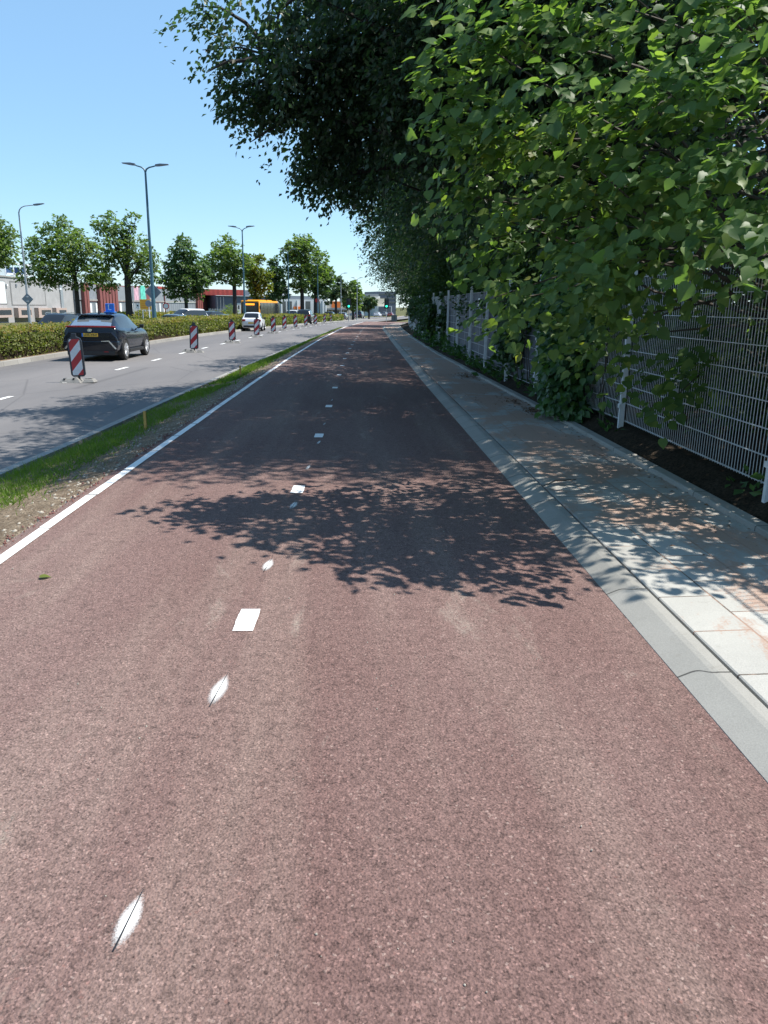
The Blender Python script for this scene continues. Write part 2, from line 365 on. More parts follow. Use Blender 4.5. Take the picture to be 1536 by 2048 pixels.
off = lambda f, d: (lambda Y: f(Y)+d)
zz = lambda v: (lambda Y: v-dip(Y))
YS = list(np.concatenate([np.arange(-6, 40, 1.), np.arange(40, 120, 3.), np.arange(120, 301, 10.)]))
YF = YS+[400, 700, 1500, 3000]
# ground and hard surfaces
gx = [-1500, -400, -120, -60, -30, -13.2]
grid('ground', [(cst(x), zz(-.82)) for x in gx[:-1]]+[(cst(400), zz(-.84)), (cst(1500), zz(-.82))], YF, MT['land'])
sx = ip([(-6, 0), (29, 0), (72, 2.6), (110, 6), (160, 11), (300, 27)])
grid('road', [(off(rl, -.2), zz(-.36)), (off(rl, 3.2), zz(-.342)), (off(rr, -3.2), zz(-.342)), (off(rr, .02), zz(-.36))], YS, MT['road'])
grid('road', [(lambda Y: sx(Y)-21.5, zz(-.79)), (lambda Y: sx(Y)-12.6, zz(-.77))], YS, MT['road'])
grid('verge', [(off(rr, .0), zz(-.37)), (off(rr, .12), zz(-.285)), (lambda Y: rr(Y)*.6+xl(Y)*.4, zz(-.17)), (lambda Y: rr(Y)*.3+xl(Y)*.7, zz(-.085)), (off(xl, -.14), zz(-.02)), (off(xl, .02), zz(-.03))],
     list(np.arange(-6, 100, .5)), MT['verge'])
grid('kerb', [(off(rr, -.12), zz(-.345)), (off(rr, -.11), zz(-.285)), (off(rr, .03), zz(-.275)), (off(rr, .035), zz(-.35))], YS, MT['roadkerb'])
YP = [y for y in np.arange(-6, 96, .5)]
# a cycle path with its faintly uneven, crumbly left rim
grid('cycle_path', [(off(xl, -.10), zz(-.012)), (off(xl, -.03), zz(.0)), (xc, zz(.006)), (off(xr, .01), zz(.0))], YP, MT['red'])
eb = MB()
y = -2.7
while y < 88:
    a, b = xl(y), xl(y+.985); j = random.uniform(-.006, .006); d0, d1 = float(dip(y)), float(dip(y+1))
    eb.add([(a-.0+j, y, .006-d0), (a+.078+j, y, .006-d0), (b+.078+j, y+.975, .006-d1), (b+j, y+.975, .006-d1)], [(0, 1, 2, 3)]); y += 1.0
kind(eb.obj('edge_line', MT['edge'], fix=False), 'structure')
db = MB()
for y in [.75]+list(3.5+2.87*np.arange(0, 26)):
    if y < 3: continue
    x = float(xc(y)); d = float(dip(y)); t = (float(xc(y+.5))-x)*2
    n = 7; L = [(x-.052+t*.28*i/n+random.uniform(-.003, .003), y+.28*i/n, .0095-d) for i in range(n+1)]; Rr = [(x+.052+t*.28*i/n+random.uniform(-.003, .003), y+.28*i/n, .0095-d) for i in range(n+1)]
    db.add(L+Rr, [(i, i+n+1, i+n+2, i+1) for i in range(n)])
kind(db.obj('centre_line', MT['white_path'], fix=False), 'structure')
# sprayed feather marks that set out the centre line
def spray_mat():
    n = N('sprayed_white_paint'); tc = n.n('ShaderNodeUVMap'); o = n.xyz(tc.outputs[0])
    u = n.math('ABSOLUTE', n.math('SUBTRACT', o[0], .5)); v = n.math('SUBTRACT', o[1], .5)
    r = n.math('SQRT', n.math('ADD', n.math('POWER', n.math('MULTIPLY', n.math('ADD', u, n.math('MULTIPLY', n.math('MAXIMUM', v, 0.), .45)), 2.2), 2.), n.math('POWER', n.math('MULTIPLY', v, 1.95), 2.)))
    e = n.math('SUBTRACT', n.math('ADD', r, n.math('MULTIPLY', n.noise(180, 4, .8), .75)), .1)
    a = n.ramp(e, [(.5, .96), (1.28, 0.)])
    n.set((.78, .78, .77), .7); n.l(a, n.b.inputs['Alpha']); return n.m
MT['spray'] = spray_mat()
def feather(px, py, L, W, yaw):
    P = onroad(px, py, 0.); me = bpy.data.meshes.new('spray_mark'); c_, s_ = math.cos(yaw), math.sin(yaw)
    q = [(-W, -L), (W, -L), (W, L), (-W, L)]; me.from_pydata([(P[0]+a*c_-b*s_, P[1]+a*s_+b*c_, .0115-dip(P[1])) for a, b in q], [], [(0, 1, 2, 3)])
    uv = me.uv_layers.new(name='UVMap'); uv.data.foreach_set('uv', [0, 0, 1, 0, 1, 1, 0, 1]); me.materials.append(MT['spray']); kind(link('spray_mark', me), 'structure')
    k = MB(); k.add([(P[0]+a*c_-b*s_, P[1]+a*s_+b*c_, .0145-dip(P[1])) for a, b in [(-.0026, -L*.78), (.0026, -L*.78), (.0012, L*.72), (-.0012, L*.72)]], [(0, 1, 2, 3)])
    kind(k.obj('chalk_line', MT['ink'], fix=False), 'structure')
for px, py, L, W in [(261, 1842, .135, .046), (440, 1381, .19, .054), (537, 1132, .17, .050), (588, 1012, .19, .045), (617, 936, .2, .03), (638, 886, .22, .028), (649, 849, .22, .02), (664, 801, .22, .02)]:
    feather(px, py, L, W, R(-5))
# road dashes
rb = MB()
for y in np.concatenate([[4.5, 9.5], 15.0+np.arange(0, 30)*3.9]):
    x = float(dl(y)); x2 = float(dl(y+1.0)); d = float(dip(y)); d2 = float(dip(y+1))
    rb.add([(x-.06, y, -.334-d), (x+.06, y, -.334-d), (x2+.06, y+1.1, -.334-d2), (x2-.06, y+1.1, -.334-d2)], [(0, 1, 2, 3)])
kind(rb.obj('lane_marking', MT['white_road'], fix=False), 'structure')
# right kerb, slabs, back kerb, planting bed
YK = list(np.arange(-6, 60, .5))+list(np.arange(60, 95, 1.))
grid('kerb', [(off(xr, .0), zz(-.03)), (off(xr, .006), zz(.003)), (off(xr, .125), zz(.056)), (off(xr, .15), zz(.062)), (off(xr, .198), zz(.063)), (off(xr, .204), zz(.055)), (off(xr, .206), zz(.0))], YK, MT['kerb'])
grid('pavement_joint', [(off(xr, .20), zz(.022)), (off(xr, .24), zz(.022))], YK, MT['bed'])
xb = ip([(-6, 2.72), (5, 2.72), (10, 2.70), (15, 2.62), (25, 2.48), (37, 2.52), (50, 2.75), (62, 3.1), (74, 4.2), (92, 7.4)])
grid('pavement', [(off(xr, .222), zz(.0)), (off(xr, .223), zz(.055)), (off(xr, .23), zz(.060)), (lambda Y: (xr(Y)+.23+xb(Y))/2, zz(.078)), (off(xb, .0), zz(.095))], YK, MT['tile'])
grid('kerb', [(off(xb, -.002), zz(.05)), (off(xb, .0), zz(.125)), (off(xb, .012), zz(.135)), (off(xb, .105), zz(.137)), (off(xb, .112), zz(.128)), (off(xb, .114), zz(.05))], YK, MT['back'])
grid('planting_bed', [(off(xb, .112), zz(.10)), (off(xb, .20), zz(.15)), (off(xb, .36), zz(.23)), (off(xb, .7), zz(.27)), (off(xb, 3), zz(.26)), (off(xb, 14), zz(.22)), (off(xb, 70), zz(.2))], YK, MT['bed'])
# median bed under the hedge
grid('median_kerb', [(off(rl, -.26), zz(-.25)), (off(rl, -.2), zz(-.22)), (off(rl, -.08), zz(-.225)), (off(rl, -.06), zz(-.37))], YS, MT['roadkerb'])
grid('median', [(off(rl, -2.3), zz(-.78)), (off(rl, -1.9), zz(-.3)), (off(rl, -.24), zz(-.235))], YS, MT['verge'])
# ------------------------------------------------------------------ leaves
def unit(a): return a/np.maximum(np.linalg.norm(a, axis=-1, keepdims=True), 1e-9)
T_DIA = (np.array([(0, 0, 0), (.42, .5, .10), (1, 0, -.04), (.42, -.5, .10)]), [(0, 1, 2), (0, 2, 3)])
_h = [(0, 0, 0), (-.09, .20, .03), (.08, .44, .08), (.36, .52, .10), (.68, .34, .04), (.88, .13, -.06), (1.06, 0, -.15)]
T_LIN = (np.array(_h+[(p[0], -p[1], p[2]) for p in _h[1:6]]+[(.42, 0, 0)]),
         [(0, 1, 2, 12), (12, 2, 3), (12, 3, 4), (12, 4, 5, 6), (0, 12, 8, 7), (12, 9, 8), (12, 10, 9), (12, 6, 11, 10)])
_o = [(0, .08, 0), (.12, .30, .03), (.30, .22, .05), (.42, .52, .02), (.60, .30, .06), (.78, .42, .0), (1, .02, -.05)]
T_OAK = (np.array(_o+[(1-p[0]*.9-.05, -p[1]*1.05, p[2]) for p in _o]), [tuple(range(14))])
def leaves(name, P, D, Nn, L, W, tpl, mat, parent=None, var=None):
    tv, tf = tpl; n = len(P); k = len(tv)
    D = unit(D); Sd = unit(np.cross(Nn, D)); Nr = np.cross(D, Sd)
    V = P[:, None, :]+tv[None, :, 0, None]*(L[:, None, None]*D[:, None, :])+tv[None, :, 1, None]*(W[:, None, None]*Sd[:, None, :])+tv[None, :, 2, None]*(L[:, None, None]*Nr[:, None, :])
    V = V.reshape(-1, 3).astype(np.float32)
    sizes = np.array([len(f) for f in tf]); idx = np.concatenate([np.array(f) for f in tf])
    LI = (np.arange(n)[:, None]*k+idx[None, :]).reshape(-1).astype(np.int32)
    LT = np.tile(sizes, n); LS = np.concatenate([[0], np.cumsum(LT)[:-1]]).astype(np.int32)
    me = bpy.data.meshes.new(name); me.vertices.add(len(V)); me.vertices.foreach_set('co', V.reshape(-1))
    me.loops.add(len(LI)); me.loops.foreach_set('vertex_index', LI); me.polygons.add(len(LT)); me.polygons.foreach_set('loop_start', LS)
    me.update(calc_edges=True)
    a = me.attributes.new('var', 'FLOAT', 'POINT'); vr = rng.random(n) if var is None else var
    a.data.foreach_set('value', np.repeat(vr, k).astype(np.float32))
    me.materials.append(mat); return link(name, me, parent)
def noise3(P, s, seed):
    q = np.zeros(len(P)); r_ = np.random.default_rng(seed)
    for i in range(7):
        d = r_.normal(size=3); d /= np.linalg.norm(d); q += np.sin(P@d*s*(0.7+.25*i)+r_.random()*6.28)*(1/(1+.18*i))
    return q/4
def sprays(C, D, n, length, spread, droop, flat=.5, up=1.0):
    """n leaves along each flat twig that starts at C and runs along D: positions, directions, normals"""
    m = len(C); t = rng.random((m, n)); D = unit(D); Lh = np.asarray(length)*np.ones(m)
    side = unit(np.cross(D, np.array([0, 0, 1.])+rng.normal(0, .25, (m, 3))))
    sg = rng.choice([-1, 1], (m, n)); wv = np.abs(rng.normal(0, 1, (m, n)))*.55*(1.05-t)
    off_ = (sg*wv*spread)[..., None]*side[:, None, :]
    P = C[:, None, :]+t[..., None]*Lh[:, None, None]*D[:, None, :]+off_
    P[..., 2] -= droop*(t**2)*Lh[:, None]+droop*.5*(wv*spread)
    P = P+rng.normal(0, .03, P.shape)
    ld = D[:, None, :]*.7+sg[..., None]*side[:, None, :]*.8+rng.normal(0, .3, P.shape); ld[..., 2] -= .25+droop*.5
    nn = np.array([0, 0, up])+rng.normal(0, flat, P.shape)
    return P.reshape(-1, 3), ld.reshape(-1, 3), nn.reshape(-1, 3)
def ell_pts(n, cen, rad, lo=.55, seed=1, noise=.0, nsc=1., zlo=-1.):
    out = []
    tot = 0
    while tot < n:
        d = unit(rng.normal(size=(n*2, 3))); r = lo+(1-lo)*rng.random((n*2, 1))**.55
        p = d*r; p = p[p[:, 2] > zlo]; q = p*np.array(rad)+np.array(cen)
        if noise: q = q[noise3(q, nsc, seed) > noise-1+rng.random(len(q))*.3]
        out.append(q); tot += len(q)
    return np.concatenate(out)[:n]
def curve_pts(a, b, sag=.0, n=6, wob=.0):
    a, b = np.array(a, float), np.array(b, float); L_ = np.linalg.norm(b-a); out = []
    w1 = np.random.default_rng(random.randrange(10**6)).normal(0, 1, (n+1, 3))*wob*L_
    for i in range(n+1):
        t = i/n; p = a*(1-t)+b*t; p = p+np.array([0, 0, sag*L_*4*t*(1-t)])+w1[i]*(t*(1-t)*2); out.append(p)
    return out
def limbs(mb, base, fork, targets, r0, seed=0):
    """trunk plus boughs that reach towards the targets"""
    mb.tube([base, np.array(base)+[0, 0, .12], *[np.array(base)*(1-t)+np.array(fork)*t for t in (.15, .4, .7, 1)]], [r0*1.5, r0*1.12, r0, r0*.9, r0*.8, r0*.62], 9)
    return mb
def make_tree(name, label, cat, loc, hgt, trunk_h, blobs, nspray, nleaf, leafL, mat, bark, tr=.22, nl=26, seed=1, noise=.35, nsc=1.1, droop=.25, spl=.9, spread=.55, group=None, lo=.5, tpl=T_DIA, wr=.62, flat=.6, lead=.75, extra=(), floor=None):
    """blobs: (centre, radii, share) in tree-local metres"""
    random.seed(seed)
    t = thing(name, label, cat, loc, 0, group)
    tot = sum(b[2] for b in blobs); C = []; D = []
    for i, (ce, ra, sh) in enumerate(blobs):
        q = ell_pts(max(4, int(nspray*sh/tot)), ce, ra, lo, seed*13+i, noise, nsc); C.append(q)
        o = (q-np.array(ce))/np.array(ra); D.append(unit(o*[1, 1, .45]+rng.normal(0, .45, q.shape)+[0, 0, -.05]))
    for pl, dens in extra:                 # boughs with a known course
        pl = np.array(pl); seg = np.linalg.norm(np.diff(pl, axis=0), axis=1); cum = np.concatenate([[0], np.cumsum(seg)])
        u = np.sort(rng.random(int(cum[-1]*dens))**.75)*cum[-1]
        q = np.stack([np.interp(u, cum, pl[:, i]) for i in range(3)], 1)+rng.normal(0, .14, (len(u), 3))
        k = np.clip(np.searchsorted(cum, u)-1, 0, len(seg)-1); tg = unit(np.diff(pl, axis=0))[k]
        C.append(q); D.append(unit(tg+rng.normal(0, .55, q.shape)+[0, 0, -.25]))
    C = np.concatenate(C); D = np.concatenate(D)
    if floor:
        k_ = C[:, 2]+loc[2] > floor(C[:, 0]+loc[0], C[:, 1]+loc[1])+.25; C, D = C[k_], D[k_]
    P, ld, nn = sprays(C-D*spl*.5, D, nleaf, spl*(.7+.6*rng.random(len(C))), spread, droop, flat)
    if floor:      # the crown thins out raggedly along its underside
        k_ = P[:, 2]+loc[2] > floor(P[:, 0]+loc[0], P[:, 1]+loc[1])+.55*noise3(P*[1, 1, .35], 1.9, seed+2)+.22*noise3(P*[1, 1, .3], 5.5, seed+3)-.12+rng.normal(0, .08, len(P))
        g_ = noise3(P, 1.25, seed+7)+.5*noise3(P, 3.3, seed+8); k_ &= g_ > np.interp(P[:, 0]+loc[0], [-3.5, -1.5, 0, 2.5, 4], [-.22, -.26, -.40, -.62, -1.2])+rng.normal(0, .1, len(P)); P, ld, nn = P[k_], ld[k_], nn[k_]
    var = np.clip(.5+.32*noise3(P, .9, seed+5)+rng.normal(0, .2, len(P)), 0, 1)
    n = len(P); Ls = leafL*(.75+.5*rng.random(n))
    leaves('crown', P, ld, nn, Ls, Ls*wr, tpl, mat, t, var)
    mb = MB(); z1 = trunk_h
    top = np.array([random.uniform(-.2, .2), random.uniform(-.2, .2), hgt*lead])
    tp = [(0, 0, -.3), (0, 0, .15), (0, 0, z1*.5), (0, 0, z1), tuple(np.array([0, 0, z1])*.5+top*.5), tuple(top)]
    mb.tube(tp, [tr*1.5, tr*1.1, tr*.95, tr*.85, tr*.5, tr*.12], 9)
    pick = C[rng.choice(len(C), min(nl, len(C)), replace=False)]
    for q in pick:
        f = random.uniform(.0, .8); s0 = np.array([0, 0, z1])*(1-f)+top*f
        if s0[2] > q[2]+1.2: s0 = np.array([0, 0, z1*random.uniform(.85, 1.)])
        cp = curve_pts(s0, q, random.uniform(-.04, .10), 5, .05); r_ = tr*random.uniform(.22, .45)*(1-f*.5)
        mb.tube(cp, [r_*(1-.85*i/5) for i in range(6)], 5)
    for pl, dens in extra:
        if floor: pl = [p for p in pl if p[2]+loc[2] > float(floor(p[0]+loc[0], p[1]+loc[1]))+.1]
        n_ = len(pl)
        if n_ > 1: mb.tube(pl, [.060*(1-.9*i/(n_-1)) for i in range(n_)], 5)
    mb.obj('trunk', bark, t, smooth=True)
    return t
# ------------------------------------------------------------------ beeches over the path

G_B = 'large dark trees beyond the mesh fence'
bl = (5.6, 15.2, .25)
loc_ = lambda x, y, Y: tuple(at(x, y, Y)-np.array(bl))
ex = [([(-.2, 0, 5.2), loc_(880, 62, 14.6), loc_(720, 72, 14.3), loc_(600, 95, 14.2), loc_(540, 112, 14.), loc_(480, 95, 14.), loc_(405, 100, 14.)], 30),
      ([loc_(600, 95, 14.2), loc_(520, 80, 14.), loc_(490, 45, 14.), loc_(440, 15, 14.), loc_(392, 12, 14.)], 28),
      ([loc_(540, 112, 14.), loc_(500, 120, 13.8), loc_(450, 125, 13.8), loc_(412, 146, 13.8)], 23),
      ([loc_(700, 130, 14.5), loc_(560, 150, 14.5), loc_(490, 175, 14.5), loc_(440, 192, 14.5)], 34),
      ([loc_(700, 130, 14.5), loc_(580, 170, 14.7), loc_(520, 215, 14.8), loc_(470, 250, 15), loc_(452, 236, 15)], 37),
      ([loc_(720, 180, 15), loc_(600, 225, 15), loc_(530, 265, 15), loc_(500, 285, 15)], 40),
      ([loc_(740, 220, 15.5), loc_(640, 260, 15.5), loc_(580, 305, 15.5), loc_(515, 318, 15.5)], 37),
      ([loc_(740, 240, 16), loc_(680, 290, 16), loc_(625, 340, 16), loc_(560, 348, 16)], 37),
      ([loc_(760, 280, 17), loc_(700, 330, 17), loc_(650, 370, 17), loc_(600, 372, 17)], 37),
      ([loc_(780, 300, 18), loc_(730, 350, 18), loc_(690, 400, 18), loc_(650, 412, 18)], 37),
      ([loc_(700, -60, 13), loc_(620, -30, 13), loc_(560, 20, 13), loc_(550, 60, 13)], 20)]
make_tree('beech_tree', 'nearest huge dark beech, its long drooping branches reaching out over the cycle path', 'tree',
    bl, 13, 3.2, [((0, .5, 6.4), (6.9, 7.8, 5.3), 1.), ((-2.4, 1.0, 6.2), (4.2, 5.5, 2.7), .5), ((-1.8, -3.7, 7), (4.2, 3.4, 3.2), .4), ((-3.2, -5.7, 7.2), (3.2, 2.3, 1.5), .28), ((-.3, -5.6, 7.6), (2.6, 2.4, 1.5), .24), ((-4.4, .2, 7.0), (2.6, 4.2, 2.5), .3), ((-3.9, -.6, 5.6), (2.7, 2.6, 1.5), .25)],
    6000, 36, .105, MT['beech'], MT['darkbark'], .42, 50, 3, .27, 1.3, .6, 1.0, .5, G_B, lo=.35, lead=.85, extra=ex, floor=lambda X, Y: np.interp(X, [-4, -3, -2.5, -2.1, -1.5, -.6, 0, 1, 2, 3], [6.3, 5.4, 4.75, 4.2, 3.7, 3.3, 3.05, 2.6, 2.25, 2.0])+.10*np.clip(Y-14, 0, 20))
b2 = make_tree('beech_tree', 'dark broad beech right behind the nearest beech, spreading over the middle of the path', 'tree', (6.0, 27, .5), 13, 3, [((0, 0, 6.8), (6.2, 7.2, 5.2), 1.), ((-2.3, 0, 5.6), (3.6, 6, 2.8), .4)],
    2600, 26, .145, MT['beech'], MT['darkbark'], .4, 40, 5, .2, .8, .5, 1.2, .7, G_B, lo=.45, lead=.85)
dup(b2, (6.3, 39, .6), R(150), 'dark beech standing third along the mesh fence, where the path starts to bend', (.98, .98, .97))
dup(b2, (6.7, 51.5, .1), R(260), 'dark tree fourth along the mesh fence, its crown low over the bending path', (.95, .95, .9))
dup(b2, (7.7, 65, -.2), R(40), 'dark far tree at the end of the mesh fence, above the right traffic light', (.95, 1, .85))
dup(b2, (12.0, 80, -.6), R(200), 'farthest dark tree on the right, behind the end of the path', (1, 1, .85))
make_tree('hornbeam_tree', 'olive green tree with sunlit fringe peeping out under the dark beech crowns', 'tree', (4.6, 33, .6), 9, 2, [((-.6, 0, 5.6), (3.2, 4.2, 3.6), 1.)],
    900, 22, .14, MT['oakdark'], MT['darkbark'], .2, 20, 9, .25, 1., .4, 1., .6, lo=.5)
# ------------------------------------------------------------------ the big-leaved linden leaning over the fence
def linden():
    t = thing('linden_tree', 'bright green large-leaved linden bush leaning over the fence at the right', 'tree', (4.6, 6.6, .25)); o = np.array(t.location)
    B_ = [(1000, 120, 6.6, .55), (960, 165, 6.4, .33), (900, 172, 6.3, .16), (1090, 80, 6.5, .75), (1240, 60, 6., .85), (1430, 60, 5.6, .95), (960, 285, 6.7, .42), (925, 262, 6.6, .2), (1090, 240, 6.3, .7), (1240, 215, 5.9, .8), (1420, 220, 5.3, .75),
          (990, 400, 6.8, .42), (935, 330, 6.7, .22), (1110, 390, 6.3, .6), (1250, 365, 5.7, .65), (1400, 330, 5.0, .5), (1520, 300, 4.9, .55), (1060, 520, 6.9, .42), (1180, 500, 6.5, .55), (1310, 460, 6.0, .45),
          (1010, 485, 6.8, .25), (1050, 600, 7.2, .26), (1150, 590, 7., .36), (1250, 560, 6.6, .32), (1390, 520, 6.3, .26), (1190, 640, 7.6, .25), (1320, 700, 7.6, .28), (1420, 735, 7.3, .22), (1360, 770, 7.4, .16), (1250, 700, 7.8, .2), (1560, 480, 5.6, .3)]
    C = []; D = []
    for i, (px, py, Y, r) in enumerate(B_):
        ce = at(px, py, Y*.93); r *= .93; k_ = max(1, int(round(r/.3))); q = []
        for j in range(k_+1):
            c_ = np.array(ce)+np.array([random.uniform(-.35, .35), random.uniform(-.4, .4), (j/k_-.5)*1.5 if k_ else 0])*r
            rr_ = min(.42, r*.62); q.append(ell_pts(int(3+48*rr_**2*(1.35 if r < .5 else 1.)), c_, (rr_*1.15, rr_*1.2, rr_*.34), .2, 40+i))
        q = np.concatenate(q); C.append(q)
        D.append(unit((q-ce)/r*.5+np.array([-.75, -.35, -.02])+rng.normal(0, .38, q.shape)))
    # the part above and behind, out of the picture, that casts shade
    for ce, ra, n in [((4.3, 6.0, 3.9), (1.1, 1.9, .7), 150), ((3.2, 5.75, 3.8), (.85, 1.05, .22), 150), ((5.0, 6.6, 2.0), (1.0, 2.4, 1.1), 200), ((4.3, 4.5, 2.6), (1.1, .6, .9), 100), ((3.7, 5.9, 2.2), (.7, 2.0, .7), 130)]:
        q = ell_pts(n, ce, ra, .3, 71); C.append(q); D.append(unit(q-np.array(ce)+np.array([-.5, 0, .1])+rng.normal(0, .5, q.shape)))
    C = np.concatenate(C)-o; D = np.concatenate(D)
    P, ld, nn = sprays(C-D*.2, D, 11, .55, .26, .22, .42)
    nn = nn+np.array([-.45, -.6, 0])
    keep = np.ones(len(P), bool); Pw = P+o     # the gap where the sky shows
    n = len(P); L = .083*(.5+.8*rng.random(n))
    leaves('crown', P, ld, nn, L, L*.92, T_LIN, MT['linden'], t, np.clip(rng.beta(2, 2.4, n)+.16*noise3(Pw, 2.6, 8), 0, 1))
    mb = MB(); random.seed(5)
    for k in range(5):
        bx = np.array([random.uniform(-.5, .6), random.uniform(-.8, .8), -.3]); tp = bx+np.array([random.uniform(-.6, .2), random.uniform(-.6, .6), random.uniform(2.6, 4.2)])
        mb.tube(curve_pts(bx, tp, 0, 5, .04), [.09, .08, .065, .05, .035, .02], 6)
        for q in C[rng.choice(len(C), 16, replace=False)]:
            s0 = bx+(tp-bx)*random.uniform(.25, .95); mb.tube(curve_pts(s0, q, .04, 5, .05), [.028, .022, .017, .012, .008, .004], 5)
    mb.obj('trunk', MT['bark'], t, smooth=True)
linden()
# ------------------------------------------------------------------ shrubs and climbers behind and on the fence
def make_shrub(name, label, cat, loc, rad, n, nleaf, L, mat, seed, group=None, lo=.4, tpl=T_DIA):
    t = thing(name, label, cat, loc, 0, group); ce = np.array([0, 0, rad[2]*.92])
    q = ell_pts(n, ce, rad, lo, seed, .3, 1.6, -.95); D = unit((q-ce)/np.array(rad)+rng.normal(0, .5, q.shape))
    P, ld, nn = sprays(q-D*.2, D, nleaf, .5, .3, .25, .6); m = P[:, 2] > -.02; P, ld, nn = P[m], ld[m], nn[m]
    Ls = L*(.7+.6*rng.random(len(P))); leaves('foliage', P, ld, nn, Ls, Ls*.7, tpl, mat, t)
    mb = MB(); random.seed(seed)
    for k in range(12):
        a = random.random()*6.28; tip = (math.cos(a)*rad[0]*.7, math.sin(a)*rad[1]*.7, rad[2]*random.uniform(.8, 1.6))
        mb.tube(curve_pts((math.cos(a)*.1, math.sin(a)*.1, -.1), tip, .05, 4, .05), [.03, .024, .018, .012, .005], 5)
    mb.obj('stem', MT['darkbark'], t); return t
G_S = 'dark shrubs pressed against the back of the fence'
s0 = make_shrub('shrub', 'dark shrub filling the space behind the see-through mesh at the right edge', 'shrub', (4.75, 5.6, .2), (1.35, 1.7, 1.25), 800, 14, .085, MT['shrub'], 21, G_S)
dup(s0, (4.9, 8.6, .2), R(100), 'dark shrub behind the mesh panel left of the short white post', (1, 1, .95))
dup(s0, (5.6, 3.2, .2), R(200), 'dark shrub just outside the right edge, behind the nearest mesh', (1.1, 1.1, 1.))
dup(s0, (7.3, 6.2, .2), R(50), 'tall dark shrub standing farther back behind the linden', (1.3, 1.3, 1.05))
dup(s0, (7.6, 10.5, .2), R(150), 'tall dark shrub farther back, behind the first grey screen panel', (1.4, 1.4, 1.3))
s1 = make_shrub('shrub', 'dark green shrub rising over the grey screen panels in the middle of the fence', 'shrub', (5.1, 13, .2), (1.75, 2.6, 1.95), 1100, 16, .10, MT['shrub'], 22, G_S)
for i, (x, y, r_, sc, lb) in enumerate([(5.1, 17.6, 60, 1.0, 'dark shrub above the fence panel with the little white notice'), (5.05, 22.5, 130, 1.02, 'dark shrub above the last clear grey panels before the overgrown stretch'), (4.9, 27, 200, 1., 'dark shrub drooping over the overgrown stretch of fence'),
        (4.75, 32, 300, 1.05, 'dark shrub over the pale far fence posts'), (4.9, 38, 20, 1.1, 'dark shrub farther along, over the far fence posts'), (5.3, 45, 80, 1.15, 'far dark shrub at the bend of the pavement'), (5.9, 52, 160, 1.2, 'far dark shrub near the end of the fence'), (7.3, 60, 240, 1.2, 'farthest dark shrub, above the grey cabinet')]):
    dup(s1, (x, y, .2-float(dip(y))), R(r_), lb, (sc, sc, sc*.98))
def climber(name, label, patches, L, mat, tpl, seed, n_per=150):
    t = thing(name, label, 'climber', (3.0, patches[0][1], .2)); o = np.array(t.location); C = []; 
    for (X, Y, z, ry, rz) in patches:
        C.append(ell_pts(int(n_per*ry*rz*3), (X, Y, z), (.16, ry, rz), .1, seed))
    C = np.concatenate(C)-o; D = unit(np.array([-.6, -.2, -.5])+rng.normal(0, .5, C.shape))
    P, ld, nn = sprays(C, D, 9, .3, .16, .2, .45, .5); nn += np.array([-.8, -.4, 0]); m = P[:, 2] > -.05; P, ld, nn = P[m], ld[m], nn[m]
    Ls = L*(.65+.7*rng.random(len(P))); leaves('foliage', P, ld, nn, Ls, Ls*.9, tpl, mat, t)
    mb = MB(); random.seed(seed)
    for q in C[rng.choice(len(C), min(18, len(C)), replace=False)]:
        mb.tube(curve_pts((q[0]*.2+.02, q[1]+random.uniform(-.2, .2), -.1), q, 0, 4, .06), [.012, .01, .008, .006, .003], 5)
    mb.obj('stem', MT['bark'], t)
climber('ivy', 'thick glossy ivy mass spilling down the fence to the back kerb', [(2.95, 10.9, 1.0, .95, .95), (2.85, 10.5, .55, .7, .5), (2.95, 11.5, 1.7, 1.0, .5), (3.0, 9.9, 1.7, .7, .4)], .085, MT['ivy'], T_LIN, 31)
climber('climbing_plant', 'leafy bramble hanging over the grey panels beside the tall white post', [(2.9, 14.2, 1.25, .55, .42), (2.86, 14.6, .95, .45, .4), (2.9, 15.1, 1.5, .5, .35), (2.9, 13.6, 1.75, .7, .3)], .09, MT['shrub'], T_LIN, 32, 75)
climber('climbing_plant', 'dark creeper covering the overgrown far stretch of fence', [(2.80, 30, 1.2, .8, .75), (2.80, 32, 1.4, .7, .6), (2.80, 35, 1.6, .9, .4), (2.84, 39.5, 1.6, 1.2, .5), (2.9, 26.0, 1.1, .22, .9)], .12, MT['shrub'], T_LIN, 33, 60)
def weeds(label, spots, seed, L=.10):
    t = thing('weed', label, 'weed', (2.9, spots[0][1], .15)); o = np.array(t.location); P = []; D = []
    for X, Y, r, h in spots:
        n = int(130*r); q = np.stack([X+.06+rng.normal(0, min(r*.35, .10), n), Y+rng.normal(0, r, n), .16+h*rng.random(n)**1.5-float(dip(Y))], 1); P.append(q); D.append(np.stack([rng.normal(0, .7, n), rng.normal(0, .7, n), rng.random(n)*.9], 1))
    P = np.concatenate(P)-o; D = np.concatenate(D); Ls = L*(.6+.9*rng.random(len(P)))
    leaves('foliage', P, D, rng.normal(0, .5, P.shape)+[0, 0, .8], Ls, Ls*.55, T_DIA, MT['ivy'], t); 
weeds('small fresh green weed tuft at the foot of the short white post', [(2.88, 8.9, .16, .32)], 1)
weeds('low weeds in the strip between back kerb and tall white post', [(2.86, 12.6, .25, .3), (2.84, 13.5, .5, .35)], 2)
weeds('overgrown weeds along the grey screen panels', [(2.80, 15.4, .5, .35), (2.76, 16.6, .4, .25), (2.74, 18.5, .5, .25), (2.76, 20.6, .6, .28), (2.76, 22.6, .7, .32), (2.74, 25.5, .8, .5), (2.74, 28, 1.0, .5), (2.74, 31, 1.5, .5), (2.78, 37, 1.5, .5)], 3, .14)
weeds('grassy weed clump under the mesh at the right edge', [(2.98, 5.7, .18, .22)], 4)
